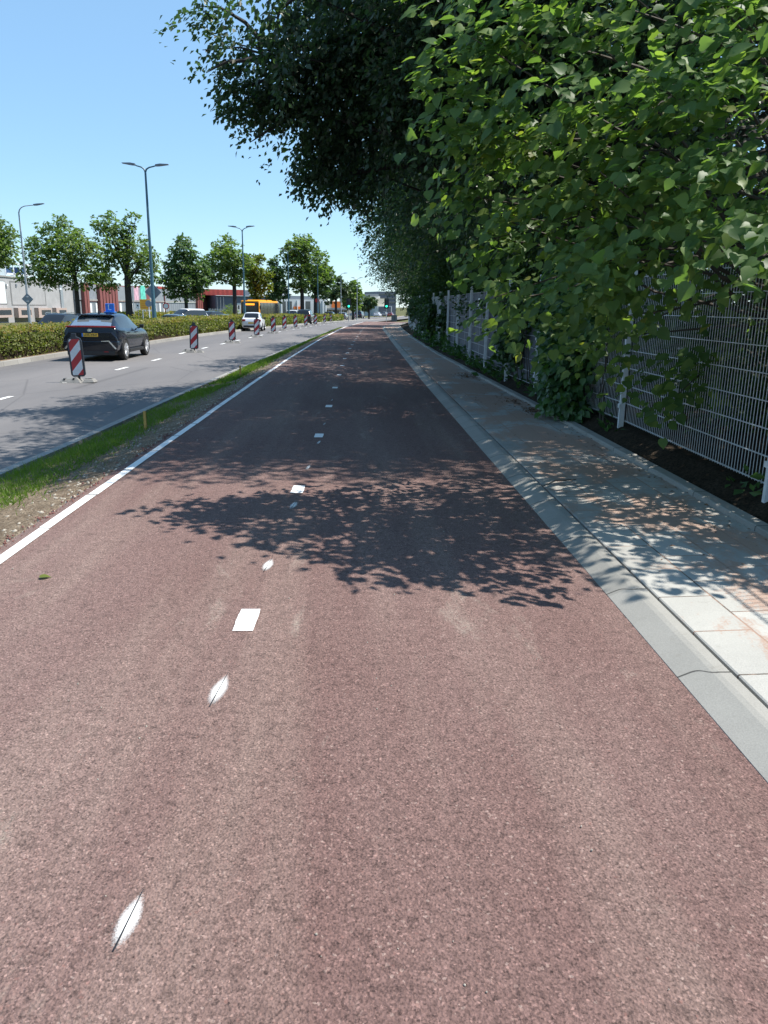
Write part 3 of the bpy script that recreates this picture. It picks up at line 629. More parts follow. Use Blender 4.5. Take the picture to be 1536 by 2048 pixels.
# ------------------------------------------------------------------ the mesh fence
fx = ip([(-2, 3.02), (5.4, 3.02), (9, 3.06), (12.9, 2.92), (17.4, 2.82), (23, 2.86), (30, 2.84), (38, 2.9), (50, 3.25), (62, 3.9), (70, 4.8)])
fence = thing('mesh_fence', 'tall galvanised wire mesh fence running along the pavement, grey screens in its middle', 'fence', (3.02, 5.4, .2)); fo = np.array(fence.location)
fp = [2.2, 5.42, 8.85, 12.75, 15.1, 17.4, 20.1, 22.9, 25.4, 27.9, 30.4, 33, 35.6, 38.2, 41, 44, 47, 50, 53, 56, 59, 62, 65, 68]
for i, Y in enumerate(fp):
    X = float(fx(Y)); d = float(dip(Y)); hgt = 1.86
    p = MB(); p.box((X-.03-fo[0], Y-.02-fo[1], -.15-d), (X+.03-fo[0], Y+.02-fo[1], hgt-d)); p.box((X-.033-fo[0], Y-.024-fo[1], hgt-d), (X+.033-fo[0], Y+.024-fo[1], hgt+.012-d))
    for z in (.25, .85, 1.45): p.box((X-.045-fo[0], Y-.028-fo[1], z-d), (X-.031-fo[0], Y+.028-fo[1], z+.045-d))
    p.obj('post', MT['steel'], fence)
    if i+1 < len(fp):
        Y2 = fp[i+1]; X2 = float(fx(Y2)); m = MB(); dd = (float(dip(Y2))-d)
        a = np.array([X-fo[0]+.045, Y-fo[1]-.0, -d]); b = np.array([X2-fo[0]+.045, Y2-fo[1]-.0, -d-dd]); L_ = b-a
        r_ = .0030 if Y < 12 else .0036
        for k in range(9):
            z = .10+k*.2
            for s_ in (-.007, .007): m.tube([a+[s_, 0, z], b+[s_, 0, z]], .0038, 4, False)
        scr = 12 < Y < 27 or 33 < Y < 40
        step = 1.2 if scr else .05 if Y < 24 else .10; nn_ = int(np.linalg.norm(L_)/step)
        for k in range(nn_+1):
            q = a+L_*(k/nn_); m.tube([q+[0, 0, .085], q+[0, 0, 1.73]], r_ if step != .10 else .006, 4, False)
        m.obj('mesh_panel', MT['rod'], fence, fix=False)
        if scr:
            g = MB(); c_ = .030
            nst = 10
            for k in range(nst):
                u0, u1 = k/nst+.004, (k+1)/nst-.0005; q0, q1 = a+L_*u0, a+L_*u1
                g.add([q0+[c_, 0, .1], q1+[c_, 0, .1], q1+[c_, 0, 1.70], q0+[c_, 0, 1.70], q0+[c_+.012, 0, .1], q1+[c_+.012, 0, .1], q1+[c_+.012, 0, 1.70], q0+[c_+.012, 0, 1.70]], [(0, 1, 2, 3), (7, 6, 5, 4), (3, 2, 6, 7), (0, 3, 7, 4), (1, 5, 6, 2), (0, 4, 5, 1)])
            g.obj('privacy_screen', MT['screen'], fence)
nt_ = MB(); P = at(925, 610, 18.9); nt_.box((float(fx(18.9))+.022, P[1]-.12, P[2]-.16), (float(fx(18.9))+.030, P[1]+.12, P[2]+.16)); nt_.v = nt_.v
tag(nt_.obj('notice_sign', MT['white'], None), 'small white notice fixed high on a grey fence panel', 'sign')
bw = thing('barbed_wire_fence', 'tall grey post carrying barbed wire, seen against the bright gap in the leaves', 'fence', (4.35, 7.3, .2))
for dy in (-3.2, 0, 3.2):
    MB().tube([(0, dy, -.2), (0, dy, 2.45)], .035, 8).obj('post', MT['steel'], bw, smooth=True)
for z in (2.1, 2.27, 2.42):
    m = MB(); m.tube([(-.04, -4.5, z), (-.04, -2, z-.02), (-.04, 0, z), (-.04, 2, z-.03), (-.04, 4.5, z)], .003, 4)
    for k in range(75): y_ = -4.5+k*.12; m.tube([(-.07, y_, z-.02), (-.01, y_+.012, z+.02)], .0018, 3)
    m.obj('wire', MT['rod'], bw, fix=False)
# ------------------------------------------------------------------ verge grass, stones, crumbs, litter
def grass():
    n = 60000; y = 5.2+60*rng.random(n)**1.7; u = rng.beta(1.5, 1.7, n)
    d = noise3(np.stack([y*.9, u*2.2, 0*y], 1), 2.0, 4); keep = (d+rng.random(n)*.6 > .22-.30*(y > 14)) & (rng.random(n) < np.clip((y-4.8)/3.2, .12, 1)) & ~((u > .74) & (rng.random(n) < .80)); y, u = y[keep], u[keep]; n = len(y)
    a = rr(y)+.10; b = xl(y)-.30; x = a+(b-a)*u; z = np.interp(u, [0, .4, .8, 1], [-.29, -.18, -.08, -.03])-dip(y)
    cl = noise3(np.stack([y, x, 0*y], 1), 3.2, 9)
    Lh = (.04+.055*rng.random(n)+.04*np.clip(cl, -1, 1))*np.clip(1-.0*y, .3, 1); D = np.stack([rng.normal(0, .5, n), rng.normal(0, .5, n), np.ones(n)*.8], 1)
    tp = (np.array([(0, .5, 0), (0, -.5, 0), (.55, -.35, .06), (1, 0, -.12), (.55, .35, .06)]), [(0, 1, 2, 4), (4, 2, 3)])
    Wd = np.where(y > 16, .016, .0065)*(.7+.6*rng.random(n))
    o = leaves('grass', np.stack([x, y, z-.008], 1), D, rng.normal(0, 1, (n, 3)), Lh, Wd, tp, MT['grass'], None, np.clip(.45+.25*cl+rng.normal(0, .2, n), 0, 1)); kind(o, 'stuff')
grass()
def pebbles(name, n, fxy, smin, smax, mat):
    ico = [(0, 0, 1), (.9, 0, .3), (.28, .85, .25), (-.72, .53, .35), (-.7, -.55, .25), (.3, -.85, .3), (.6, .5, -.5), (-.4, .6, -.5), (-.8, -.1, -.45), (-.2, -.8, -.5), (.7, -.4, -.5)]
    tf = [(0, 1, 2), (0, 2, 3), (0, 3, 4), (0, 4, 5), (0, 5, 1), (1, 6, 2), (2, 6, 7), (2, 7, 3), (3, 7, 8), (3, 8, 4), (4, 8, 9), (4, 9, 5), (5, 9, 10), (5, 10, 1), (1, 10, 6)]
    P = fxy(n); s = smin+(smax-smin)*rng.random(n)**2.2; D = rng.normal(0, 1, (n, 3)); D[:, 2] *= .3
    o = leaves(name, P, D, np.array([0, 0, 1.])+rng.normal(0, .3, (n, 3)), s, s*(.6+.4*rng.random(n)), (np.array(ico)*.5, tf), mat); return kind(o, 'stuff')
def f_st(n):
    y = 3.2+26*rng.random(n)**1.4; u = rng.random(n); a = rr(y)+.2; b = xl(y)-.10; uu = 1-u**1.8*np.where(y < 8, 1., .45); x = a+(b-a)*uu; z = np.interp(uu, [0, .1, .4, .78, 1], [-.285, -.27, -.175, -.08, -.025]); return np.stack([x, y, z+.004], 1)
pebbles('gravel', 3400, f_st, .012, .05, MT['stone'])
def f_pp(n):
    y = 1.2+14*rng.random(n)**1.3; return np.stack([-2.1+3.4*rng.random(n), y, .006+0*y], 1)
pebbles('gravel', 220, f_pp, .004, .012, MT['stone'])
def f_cr(n):
    y = 4+14*rng.random(n); y = y+.12*np.sin(y*5.)+.3*np.sin(y*1.7); x = xl(y)-.05-np.abs(rng.normal(0, .055, n)); return np.stack([x, y, 0*y-.004], 1)
pebbles('asphalt_crumbs', 800, f_cr, .006, .026, MT['crumb'])
def f_lt(n):
    y = 4.2+26*rng.random(n)**1.2; e = rng.random(n) < .6; x = np.where(e, xb(y)-np.abs(rng.normal(0, .12, n)), 1.65+1.0*rng.random(n)); return np.stack([x, y, np.interp(x, [1.6, 2.7], [.064, .099])], 1)
P = f_lt(420); n = len(P); Ls = .018+.035*rng.random(n)**2; kind(leaves('leaf_litter', P+[0, 0, .004], rng.normal(0, 1, (n, 3))*[1, 1, .1], np.array([0, 0, 1.])+rng.normal(0, .25, (n, 3)), Ls, Ls*.5, T_DIA, MT['litter']), 'stuff')
for j, (Xc, Yc, sx_, sy_, nn_) in enumerate([(2.55, 11.2, .12, .25, 130), (2.42, 16.9, .16, .35, 130), (2.5, 12.3, .1, .2, 60)]):
    n = nn_; P = np.stack([Xc+rng.normal(0, sx_, n), Yc+rng.normal(0, sy_, n), .098+.02*rng.random(n)], 1); Ls = .03+.04*rng.random(n)
    kind(leaves('leaf_litter', P, rng.normal(0, 1, (n, 3))*[1, 1, .2], np.array([0, 0, 1.])+rng.normal(0, .4, (n, 3)), Ls, Ls*.55, T_DIA, MT['litter']), 'stuff')
P0 = onroad(1085, 975, .08); P1 = onroad(1152, 962, .08)
tw = MB(); tw.tube([P0+[0, 0, .01], P0*.6+P1*.4+[0, .03, .03], P0*.25+P1*.75+[0, -.01, .025], P1+[0, 0, .015]], [.004, .006, .006, .004], 5); tag(tw.obj('twig', MT['bark'], None, smooth=True), 'thin dark twig lying on the grey paving slabs beside a sun fleck', 'twig')
P0 = onroad(80, 1158, 0.)
lf = leaves('fallen_leaf', np.array([[P0[0], P0[1], .012]]), np.array([[1., .3, 0]]), np.array([[.2, 0, 1.]]), np.array([.06]), np.array([.05]), T_LIN, MT['lime']); tag(lf, 'single yellowed leaf lying on the sunny red path near the left edge', 'leaf')
for px, py, zt, lb in [(292, 866, .30, 'yellow wooden marker stake in the grass verge, nearest one'), (481, 757, .30, 'small orange marker stake farther up the grass verge')]:
    P = onroad(px, py, -.17); st = MB(); st.box((P[0]-.018, P[1]-.018, P[2]-.15), (P[0]+.018, P[1]+.018, P[2]+zt)); st.add([], [])
    tag(st.obj('marker_stake', MT['wood'], None, bevel=.003), lb, 'stake', 'marker stakes in the verge')
# ------------------------------------------------------------------ median hedge
def hedge(name, label, ys, front, depth, zb, zt, L, n, mat, seed, xs=1.):
    t = thing(name, label, 'hedge', (float(front(ys[0])), ys[0], zb), 0); o = np.array(t.location); random.seed(seed)
    y = ys[0]+(ys[1]-ys[0])*rng.random(n)**1.25; g = rng.random(n); h = zt-zb
    top = g < .42; px = rng.random(n); pz = rng.random(n)
    bulge = .10*noise3(np.stack([y*.8, pz*2, 0*y], 1), 1.6, seed)
    x = np.where(top, -depth*px, np.where(g < .9, bulge*1.1-.05, -depth)); z = np.where(top, h+.12*noise3(np.stack([y, px*2, 0*y], 1), 2.2, seed+1)+rng.normal(0, .035, n), h*pz**.8)
    x = x-np.where(~top & (z < .25), .10, 0)-np.where(~top, .10*np.clip((z/h-.8)/.2, 0, 1), 0)+rng.normal(0, .05, n)
    dz = dip(y); P = np.stack([front(y)+x, y, zb+z-dz], 1)-o; P[:, 2] += float(0)
    D = np.stack([rng.normal(.4, .6, n), rng.normal(0, .7, n), rng.normal(.25, .6, n)], 1); Nn = np.stack([np.where(top, 0, .9)+rng.normal(0, .5, n), rng.normal(-.2, .5, n), np.where(top, 1., .35)+rng.normal(0, .4, n)], 1)
    Ls = L*(.6+.8*rng.random(n))*(1+np.clip((y-35)/60, 0, 1.2))
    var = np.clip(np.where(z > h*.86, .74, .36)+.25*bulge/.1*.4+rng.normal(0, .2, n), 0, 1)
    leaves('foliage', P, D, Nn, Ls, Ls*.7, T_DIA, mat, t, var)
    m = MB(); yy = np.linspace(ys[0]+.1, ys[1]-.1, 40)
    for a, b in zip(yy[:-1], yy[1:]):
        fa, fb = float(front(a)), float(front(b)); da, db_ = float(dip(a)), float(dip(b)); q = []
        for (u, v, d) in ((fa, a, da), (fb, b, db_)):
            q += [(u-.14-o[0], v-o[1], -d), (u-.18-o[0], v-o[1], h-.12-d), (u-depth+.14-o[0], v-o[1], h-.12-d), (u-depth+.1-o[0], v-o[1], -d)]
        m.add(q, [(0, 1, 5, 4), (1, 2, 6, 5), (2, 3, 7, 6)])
    m.obj('inner_core', MT['bed'], t); return t  # added dark core that blocks views through the hedge, no real branches
hf = off(rl, -.42)
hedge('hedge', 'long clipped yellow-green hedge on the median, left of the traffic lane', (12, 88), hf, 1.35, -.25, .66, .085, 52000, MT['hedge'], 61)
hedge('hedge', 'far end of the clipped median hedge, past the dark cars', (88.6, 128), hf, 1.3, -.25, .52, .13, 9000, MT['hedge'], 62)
hedge('hedge', 'low green hedge beyond the second carriageway, behind the blue-grey car', (66, 100), lambda Y: -19.6+.085*(np.asarray(Y)-66), 1.2, -.8, .66, .14, 9000, MT['hedge'], 63)
def bush(label, px, py, Y, r, mat, seed):
    P = at(px, py, Y); zb = -.82-float(dip(Y)); t = thing('bush', label, 'bush', (P[0], P[1], zb)); h = P[2]-zb
    q = ell_pts(260, (0, 0, h*.5), (r, r, h*.55), .4, seed, 0, 1); D = unit(q+rng.normal(0, .6, q.shape)); PP, ld, nn = sprays(q, D, 10, .4, .3, .2, .6); Ls = .14*(.7+.6*rng.random(len(PP)))
    leaves('foliage', PP, ld, nn, Ls, Ls*.7, T_DIA, MT[mat], t); m = MB()
    for k in range(6): m.tube([(0, 0, -.1), (0, 0, .3*h), (random.uniform(-.6, .6)*r, random.uniform(-.6, .6)*r, h*.8)], [.05, .03, .008], 5)
    m.obj('stem', MT['bark'], t)
bush('round green bush beyond the hedge, under the yellow road sign', 288, 628, 64, 1.2, 'hedge', 3)
bush('yellow flowering bush in front of the dark hall', 450, 624, 104, 2.0, 'lime', 4)
bush('green bush against the dark hall, left of the bus', 462, 612, 118, 1.2, 'oak', 5)
# ------------------------------------------------------------------ street trees
def street_tree(label, trunk, fork, Y, blobs, mat, n, seed, tr=.2, noise=.55, L=None, name='street_tree', group='street trees in a row beyond the second carriageway'):
    P = at(trunk[0], trunk[1], Y); zb = -.82-float(dip(Y)); o = np.array([P[0], P[1], zb]); k = Y/F
    bl_ = []
    for i, (x, y, r) in enumerate(blobs):
        c_ = at(x, y, Y)-o; c_[1] += random.uniform(-.5, .5)*r*k*1.4; bl_.append((tuple(c_), (r*k*1.08, r*k*1.25, r*k*.98), r*r))
    f = at(fork[0], fork[1], Y)-o; tp = max(b[0][2] for b in bl_)
    make_tree(name, label, 'tree', o, tp, f[2], bl_, int(n/9), 9, L or max(.20, Y*.0036), MT[mat], MT['darkbark'], tr, 24, seed, noise, 1.3, .12, .55, .45, group, lo=.25, tpl=T_OAK if Y < 90 else T_DIA, wr=.62, lead=.9, flat=.7)
street_tree('leafy street tree cut off by the left edge', (-14, 640), (-14, 560), 58, [(-20, 500, 40), (5, 470, 22), (8, 500, 20), (-10, 450, 22), (10, 520, 12)], 'oak', 3600, 101)
street_tree('wide street tree right of the single-arm lamp post, in front of the grey block building', (158, 640), (146, 572), 64, [(78, 500, 30), (72, 542, 26), (122, 468, 30), (150, 500, 38), (118, 528, 38), (158, 545, 33), (192, 556, 22), (118, 440, 12), (88, 455, 13), (183, 505, 23), (100, 560, 16), (55, 480, 10)], 'oak', 8200, 102, .19)
street_tree('open-branched street tree with stout trunk, left of the tall teal lamp post', (260, 640), (252, 566), 66, [(212, 450, 20), (245, 458, 22), (228, 488, 30), (268, 498, 32), (300, 520, 22), (212, 528, 24), (268, 545, 22), (300, 552, 15), (216, 566, 15), (198, 552, 15), (265, 432, 10), (220, 430, 9), (240, 520, 18), (312, 535, 10)], 'oak', 5600, 103, .30, .38)
street_tree('compact dark green street tree, right of the tall teal lamp post', (374, 640), (371, 590), 84, [(370, 500, 22), (360, 530, 28), (384, 538, 28), (348, 562, 23), (396, 562, 22), (342, 585, 12), (404, 545, 16), (365, 480, 12), (372, 570, 27), (395, 585, 10)], 'oakdark', 7000, 104, .2)
street_tree('street tree behind the second twin lamp post, left of the bus', (471, 640), (462, 568), 98, [(450, 500, 20), (438, 520, 24), (466, 510, 24), (450, 545, 24), (480, 530, 18), (424, 550, 14), (476, 555, 16), (434, 490, 11), (492, 520, 14), (455, 482, 10), (415, 530, 10)], 'oak', 5200, 105, .27, .45)
street_tree('yellow-green street tree above the bus roof', (514, 636), (514, 600), 110, [(512, 558, 22), (530, 550, 14), (500, 545, 16), (514, 585, 14), (532, 570, 12), (504, 528, 16), (518, 518, 10)], 'lime', 3600, 106, .2)
street_tree('slender green street tree right of the bus', (552, 638), (553, 600), 120, [(553, 545, 12), (556, 570, 16), (550, 590, 14), (548, 525, 9), (563, 588, 12), (545, 560, 10)], 'oakdark', 2800, 107, .16)
street_tree('tallest street tree with a round open crown, right of the bus', (605, 640), (603, 590), 122, [(600, 500, 24), (583, 500, 17), (616, 492, 20), (595, 530, 28), (630, 520, 23), (610, 555, 24), (576, 545, 13), (640, 545, 18), (590, 573, 12), (600, 480, 11), (570, 515, 9)], 'oak', 6200, 108, .34, .5)
street_tree('dark street tree close behind the tallest one', (632, 640), (633, 600), 134, [(636, 560, 21), (652, 548, 17), (625, 580, 15), (648, 580, 12), (660, 560, 9), (640, 535, 12)], 'oakdark', 2800, 109, .42, .5)
street_tree('street tree in front of the orange and white building', (672, 632), (670, 605), 146, [(665, 580, 15), (674, 562, 10), (658, 595, 11), (682, 588, 11), (690, 575, 8)], 'far', 2200, 110, .25)
street_tree('far bushy street tree behind the left traffic light', (706, 632), (706, 612), 180, [(706, 575, 14), (700, 595, 14), (713, 592, 13), (692, 602, 9), (708, 610, 12)], 'oak', 2400, 111, .3)
street_tree('pale far tree in front of the distant grey building', (738, 632), (738, 618), 215, [(737, 600, 9), (733, 612, 9), (746, 606, 8), (724, 614, 8)], 'far', 1600, 112, .25)
# ------------------------------------------------------------------ lamp posts
G_L = 'lamp posts along the road'
def lamp(label, base_px, top, Y, arms, zb, matp, r=.085, drop=.0):
    P = at(base_px[0], base_px[1], Y); T = at(top[0], top[1], Y); zb = zb-float(dip(Y)); t = thing('street_lamp', label, 'street lamp', (P[0], P[1], zb), 0, G_L); h = T[2]-zb; lean = (T[0]-P[0])*0.
    MB().tube([(0, 0, -.3), (0, 0, 1.9), (0, 0, 2.0), (lean*.5, 0, h*.5), (lean, 0, h)], [r*1.15, r*1.15, r, r*.75, r*.5], 12).obj('pole', MT[matp], t, smooth=True)
    MB().lathe([(r*1.7, -.05), (r*1.7, .10), (r*1.3, .16)], (0, 0, 0), 'z', 12).obj('base_collar', MT[matp], t, smooth=True)
    for sg, ax in arms:
        e = at(ax[0], ax[1], Y)-np.array([P[0], P[1], zb]); L_ = abs(e[0]); up = e[2]-h
        hx = sg*(L_-.62); pts = [(0, 0, h-.05), (sg*.06, 0, h+up*.25), (sg*.20, 0, h+up*.52), (sg*.42, 0, h+up*.68), (hx, 0, h+up*.82)]
        MB().tube(pts, [r*.5, r*.42, r*.38, r*.35, r*.32], 8).obj('arm', MT[matp], t, smooth=True)
        m = MB(); x0, x1 = hx-sg*.05, sg*L_; z0, z1 = h+up*.82, h+up
        m.prism([(x0, z0-.04), (x0+sg*.2, z0-.03), (x1, z1-.02), (x1, z1+.015), (x0+sg*.25, z0+.09), (x0, z0+.05)], -.10, .10, 'y')
        m.obj('lamp_head', MT['lamphead'], t, bevel=.012)
lamp('tall teal twin-arm lamp post in the median, nearest and tallest', (309, 640), (290, 342), 43, [(-1, (244, 326)), (1, (337, 329))], -.25, 'teal', .10)
lamp('second teal twin-arm lamp post, beside the bus front', (490, 638), (484, 462), 66, [(-1, (456, 452)), (1, (509, 452))], -.25, 'teal', .085)
lamp('third twin-arm lamp post, half hidden in the tallest street tree', (578, 634), (576, 505), 88, [(-1, (556, 497)), (1, (595, 497))], -.25, 'teal', .08)
lamp('fourth twin-arm lamp post, in front of the white building', (636, 634), (634, 532), 108, [(-1, (620, 526)), (1, (650, 526))], -.25, 'teal', .08)
lamp('pale far twin-arm lamp post against the bushy far tree', (714, 634), (713, 560), 150, [(-1, (702, 555)), (1, (726, 555))], -.25, 'palepole', .09)
lamp('pale far single-arm lamp post rising above the trees', (682, 630), (681, 549), 140, [(1, (695, 546))], -.8, 'palepole', .09)
lamp('grey single-arm lamp post at the far left, its arm reaching right', (60, 645), (33, 424), 54, [(1, (88, 407))], -.8, 'palepole', .085)
# ------------------------------------------------------------------ traffic signs
def sign_post(t, x, y, h, r=.03, mat='steel'): MB().tube([(x, y, -.3), (x, y, h)], r, 8).obj('post', MT[mat], t, smooth=True)
def diamond(label, px, py, Y, half):
    P = at(px, py, Y); t = thing('traffic_sign', label, 'traffic sign', P, 0, 'backs of diamond signs on lamp posts'); k = half*Y/F
    m = MB(); m.prism([(0, -k), (k, 0), (0, k), (-k, 0)], 0, .035, 'y').obj('sign_plate', MT['signback'], t, bevel=.01)
    MB().box((-.06, -.05, k*.3), (.06, -.002, k*.3+.05)).obj('bracket', MT['steel'], t); MB().box((-.06, -.05, -k*.3-.05), (.06, -.002, -k*.3)).obj('bracket', MT['steel'], t)
diamond('grey back of a diamond road sign on the single-arm lamp post at far left', 55, 598, 53.9-.0, 11); diamond('grey back of a diamond road sign on the tallest teal lamp post', 306, 584, 43.25, 16)
def boardsign(name, label, px, py, Y, w, h, mat, zb=-.82, posts=(0,), cat='sign'):
    P = at(px, py, Y); zb = zb-float(dip(Y)); t = thing(name, label, cat, (P[0], P[1], zb)); z = P[2]-zb; kx = w*Y/F/2; kz = h*Y/F/2
    MB().box((-kx, -.02, z-kz), (kx, .02, z+kz)).obj('sign_board', MT[mat], t, bevel=.008)
    for p in posts: MB().tube([(p*kx, .06, -.2), (p*kx, .06, z+kz*.9)], .035, 8).obj('post', MT['steel'], t, smooth=True)
    return t, z, kx, kz
t, z, kx, kz = boardsign('road_sign', 'yellow roadworks board beyond the hedge, left of the tallest lamp post', 291, 609, 62, 21, 19, 'yellow', posts=(-.6, .6))
for i in range(4): MB().box((-kx*.82, -.026, z+kz*(.62-.42*i)), (kx*.7, -.021, z+kz*(.74-.42*i))).obj('text_line', MT['orange'], t)
P = at(297, 607, 61); t = thing('traffic_sign', 'grey oval back of a round sign in front of the yellow board', 'traffic sign', (P[0], P[1], -.85)); z = P[2]+.85
MB().lathe([(.24, -.012), (.25, 0), (.24, .012)], (0, 0, z), 'y', 20).obj('sign_plate', MT['signback'], t, smooth=True); sign_post(t, 0, .05, z+.2)
def roundsign(label, px, py, Y, r, inner):
    P = at(px, py, Y); zb = -.82-float(dip(Y)); t = thing('traffic_sign', label, 'traffic sign', (P[0], P[1], zb)); z = P[2]-zb; k = r*Y/F
    MB().lathe([(k, -.015), (k, .015)], (0, 0, z), 'y', 24).obj('sign_plate', MT['redsign'], t, smooth=True)
    MB().lathe([(k*.74, -.019), (k*.74, -.016)], (0, 0, z), 'y', 24).obj('sign_face', MT[inner], t); sign_post(t, 0, .05, z+k*.8)
roundsign('round red-rimmed white traffic sign in front of the grey containers', 332, 612, 78, 6, 'white')
roundsign('small red-rimmed sign on a post by the white building', 634.5, 601, 128, 4, 'redsign')
t, z, kx, kz = boardsign('notice_sign', 'small white notice on a grey post right of the stout tree trunk', 275.5, 612, 66, 6, 9, 'white', posts=(0,))
MB().lathe([(kx*.5, -.026), (kx*.5, -.021)], (0, 0, z+kz*.15), 'y', 14).obj('symbol', MT['ink'], t)
P = at(269, 640, 64); t = thing('flag_pole', 'slim pale pole rising beside the stout tree trunk', 'pole', (P[0], P[1], -.9)); MB().tube([(0, 0, -.2), (0, 0, at(266, 570, 64)[2]+.9)], [.05, .035], 8).obj('pole', MT['palepole'], t, smooth=True); MB().lathe([(.0, -.04), (.05, 0), (0, .05)], (0, 0, at(266, 570, 64)[2]+.93), 'z', 10).obj('finial', MT['palepole'], t, smooth=True)
# ------------------------------------------------------------------ traffic lights
def tlight(label, px, py, Y, zb):
    P = at(px, py, Y); zb = zb-float(dip(Y)); t = thing('traffic_light', label, 'traffic light', (P[0], P[1], zb), 0, 'traffic lights showing green'); z = P[2]-zb
    MB().tube([(0, .14, -.2), (0, .14, z+1.1)], .055, 8).obj('pole', MT['palepole'], t, smooth=True)
    MB().prism([(-.3, z-.35), (.3, z-.35), (.36, z-.25), (.36, z+1.1), (.3, z+1.2), (-.3, z+1.2), (-.36, z+1.1), (-.36, z-.25)], .03, .05).obj('backboard', MT['black'], t)
    hs = MB().box((-.17, -.12, z-.22), (.17, .03, z+1.05)).obj('housing', MT['black'], t, bevel=.02)
    MB().lathe([(.0, -.15), (.12, -.15), (.15, -.122)], (0, 0, z), 'y', 18).obj('green_lens', MT['green'], t)
    for dz in (.42, .84): MB().lathe([(.10, -.14), (.11, -.122)], (0, 0, z+dz), 'y', 16).obj('dark_lens', MT['frame'], t)
tlight('green traffic light left of the far bushy tree', 697.5, 612.5, 128, -.35); tlight('green traffic light under the dark trees at the end of the path', 773, 612.5, 128, -.1)
# ------------------------------------------------------------------ beacons between the lanes
G_B2 = 'red and white lane beacons along the road'
def beacon():
    t = thing('traffic_beacon', '-', 'traffic beacon', (0, 0, 0), 0, G_B2)
    b = MB().box((-.42, -.20, 0), (.10, .20, .085), (.05, .04)); b.box((-.36, -.15, .085), (.04, .15, .115), (.02, .02)); b.obj('base_block', MT['rubber'], t, bevel=.008)
    b = MB().box((.13, -.17, 0), (.42, .17, .075), (.05, .04)); b.box((.18, -.06, .075), (.34, .06, .10)); b.obj('base_block', MT['rubber'], t, bevel=.008)
    for x in (-.28, -.06): MB().box((x-.018, -.165, .07), (x+.018, .02, .122)).obj('slot', MT['black'], t)
    MB().tube([(.03, 0, .05), (.03, 0, .2)], .032, 8).obj('stem', MT['black'], t)
    out = [(-.09, .14), (.15, .14), (.20, .19), (.20, .98), (.17, 1.05), (.085, 1.09), (.085, 1.17), (-.025, 1.17), (-.025, 1.09), (-.11, 1.05), (-.14, .98), (-.14, .19)]
    MB().prism([(x, z) for x, z in out], -.028, .028).obj('frame', MT['frame'], t, bevel=.006)
    MB().prism([(-.085, .18), (.145, .18), (.155, .20), (.155, 1.01), (.135, 1.035), (-.075, 1.035), (-.095, 1.01), (-.095, .20)], -.034, -.0285).obj('striped_panel', MT['stripes'], t)
    MB().box((-.035, -.02, 1.02), (.0, .02, 1.13)).obj('handle', MT['frame'], t)
    return t
bc = beacon(); first = True
bps = [(157, 765, 'nearest red and white beacon, in front of the black car'), (387, 705, 'second red and white beacon, alone before the hedge'), (464, 686, 'third red and white beacon, left of the white car'), (512.5, 674.5, 'red and white beacon overlapping the rear of the white car'),
  (546, 667, 'beacon just right of the white car'), (568, 660.5, 'beacon between the white car and the black off-roader'), (590.5, 657, 'beacon at the left rear corner of the black off-roader'), (611, 653.5, 'beacon in front of the middle of the black off-roader'), (630.5, 650.5, 'beacon at the right side of the black off-roader'),
  (648.5, 646.5, 'beacon at the left rear corner of the second black car'), (661, 644.5, 'beacon in front of the second black car'), (675.5, 641.5, 'beacon between the second black car and the grey estate'), (686, 640, 'beacon in front of the grey estate'), (694, 639, 'beacon at the right side of the grey estate'), (710.5, 637.8, 'beacon at the left corner of the dark van'), (718.5, 637.2, 'beacon in front of the dark van'), (728, 636.6, 'beacon at the right corner of the dark van')]
for i, (px, py, lb) in enumerate(bps):
    P = onroad(px, py, -.345); rz = R(random.uniform(-7, 7)); lb = lb if 'beacon' in lb else lb
    if i == 0: bc.location = P; bc['label'] = lb; bc.rotation_euler = (0, R(-2.5), R(4))
    else: q = dup(bc, P, rz, lb); q.rotation_euler[1] = R(random.uniform(-2, 2))
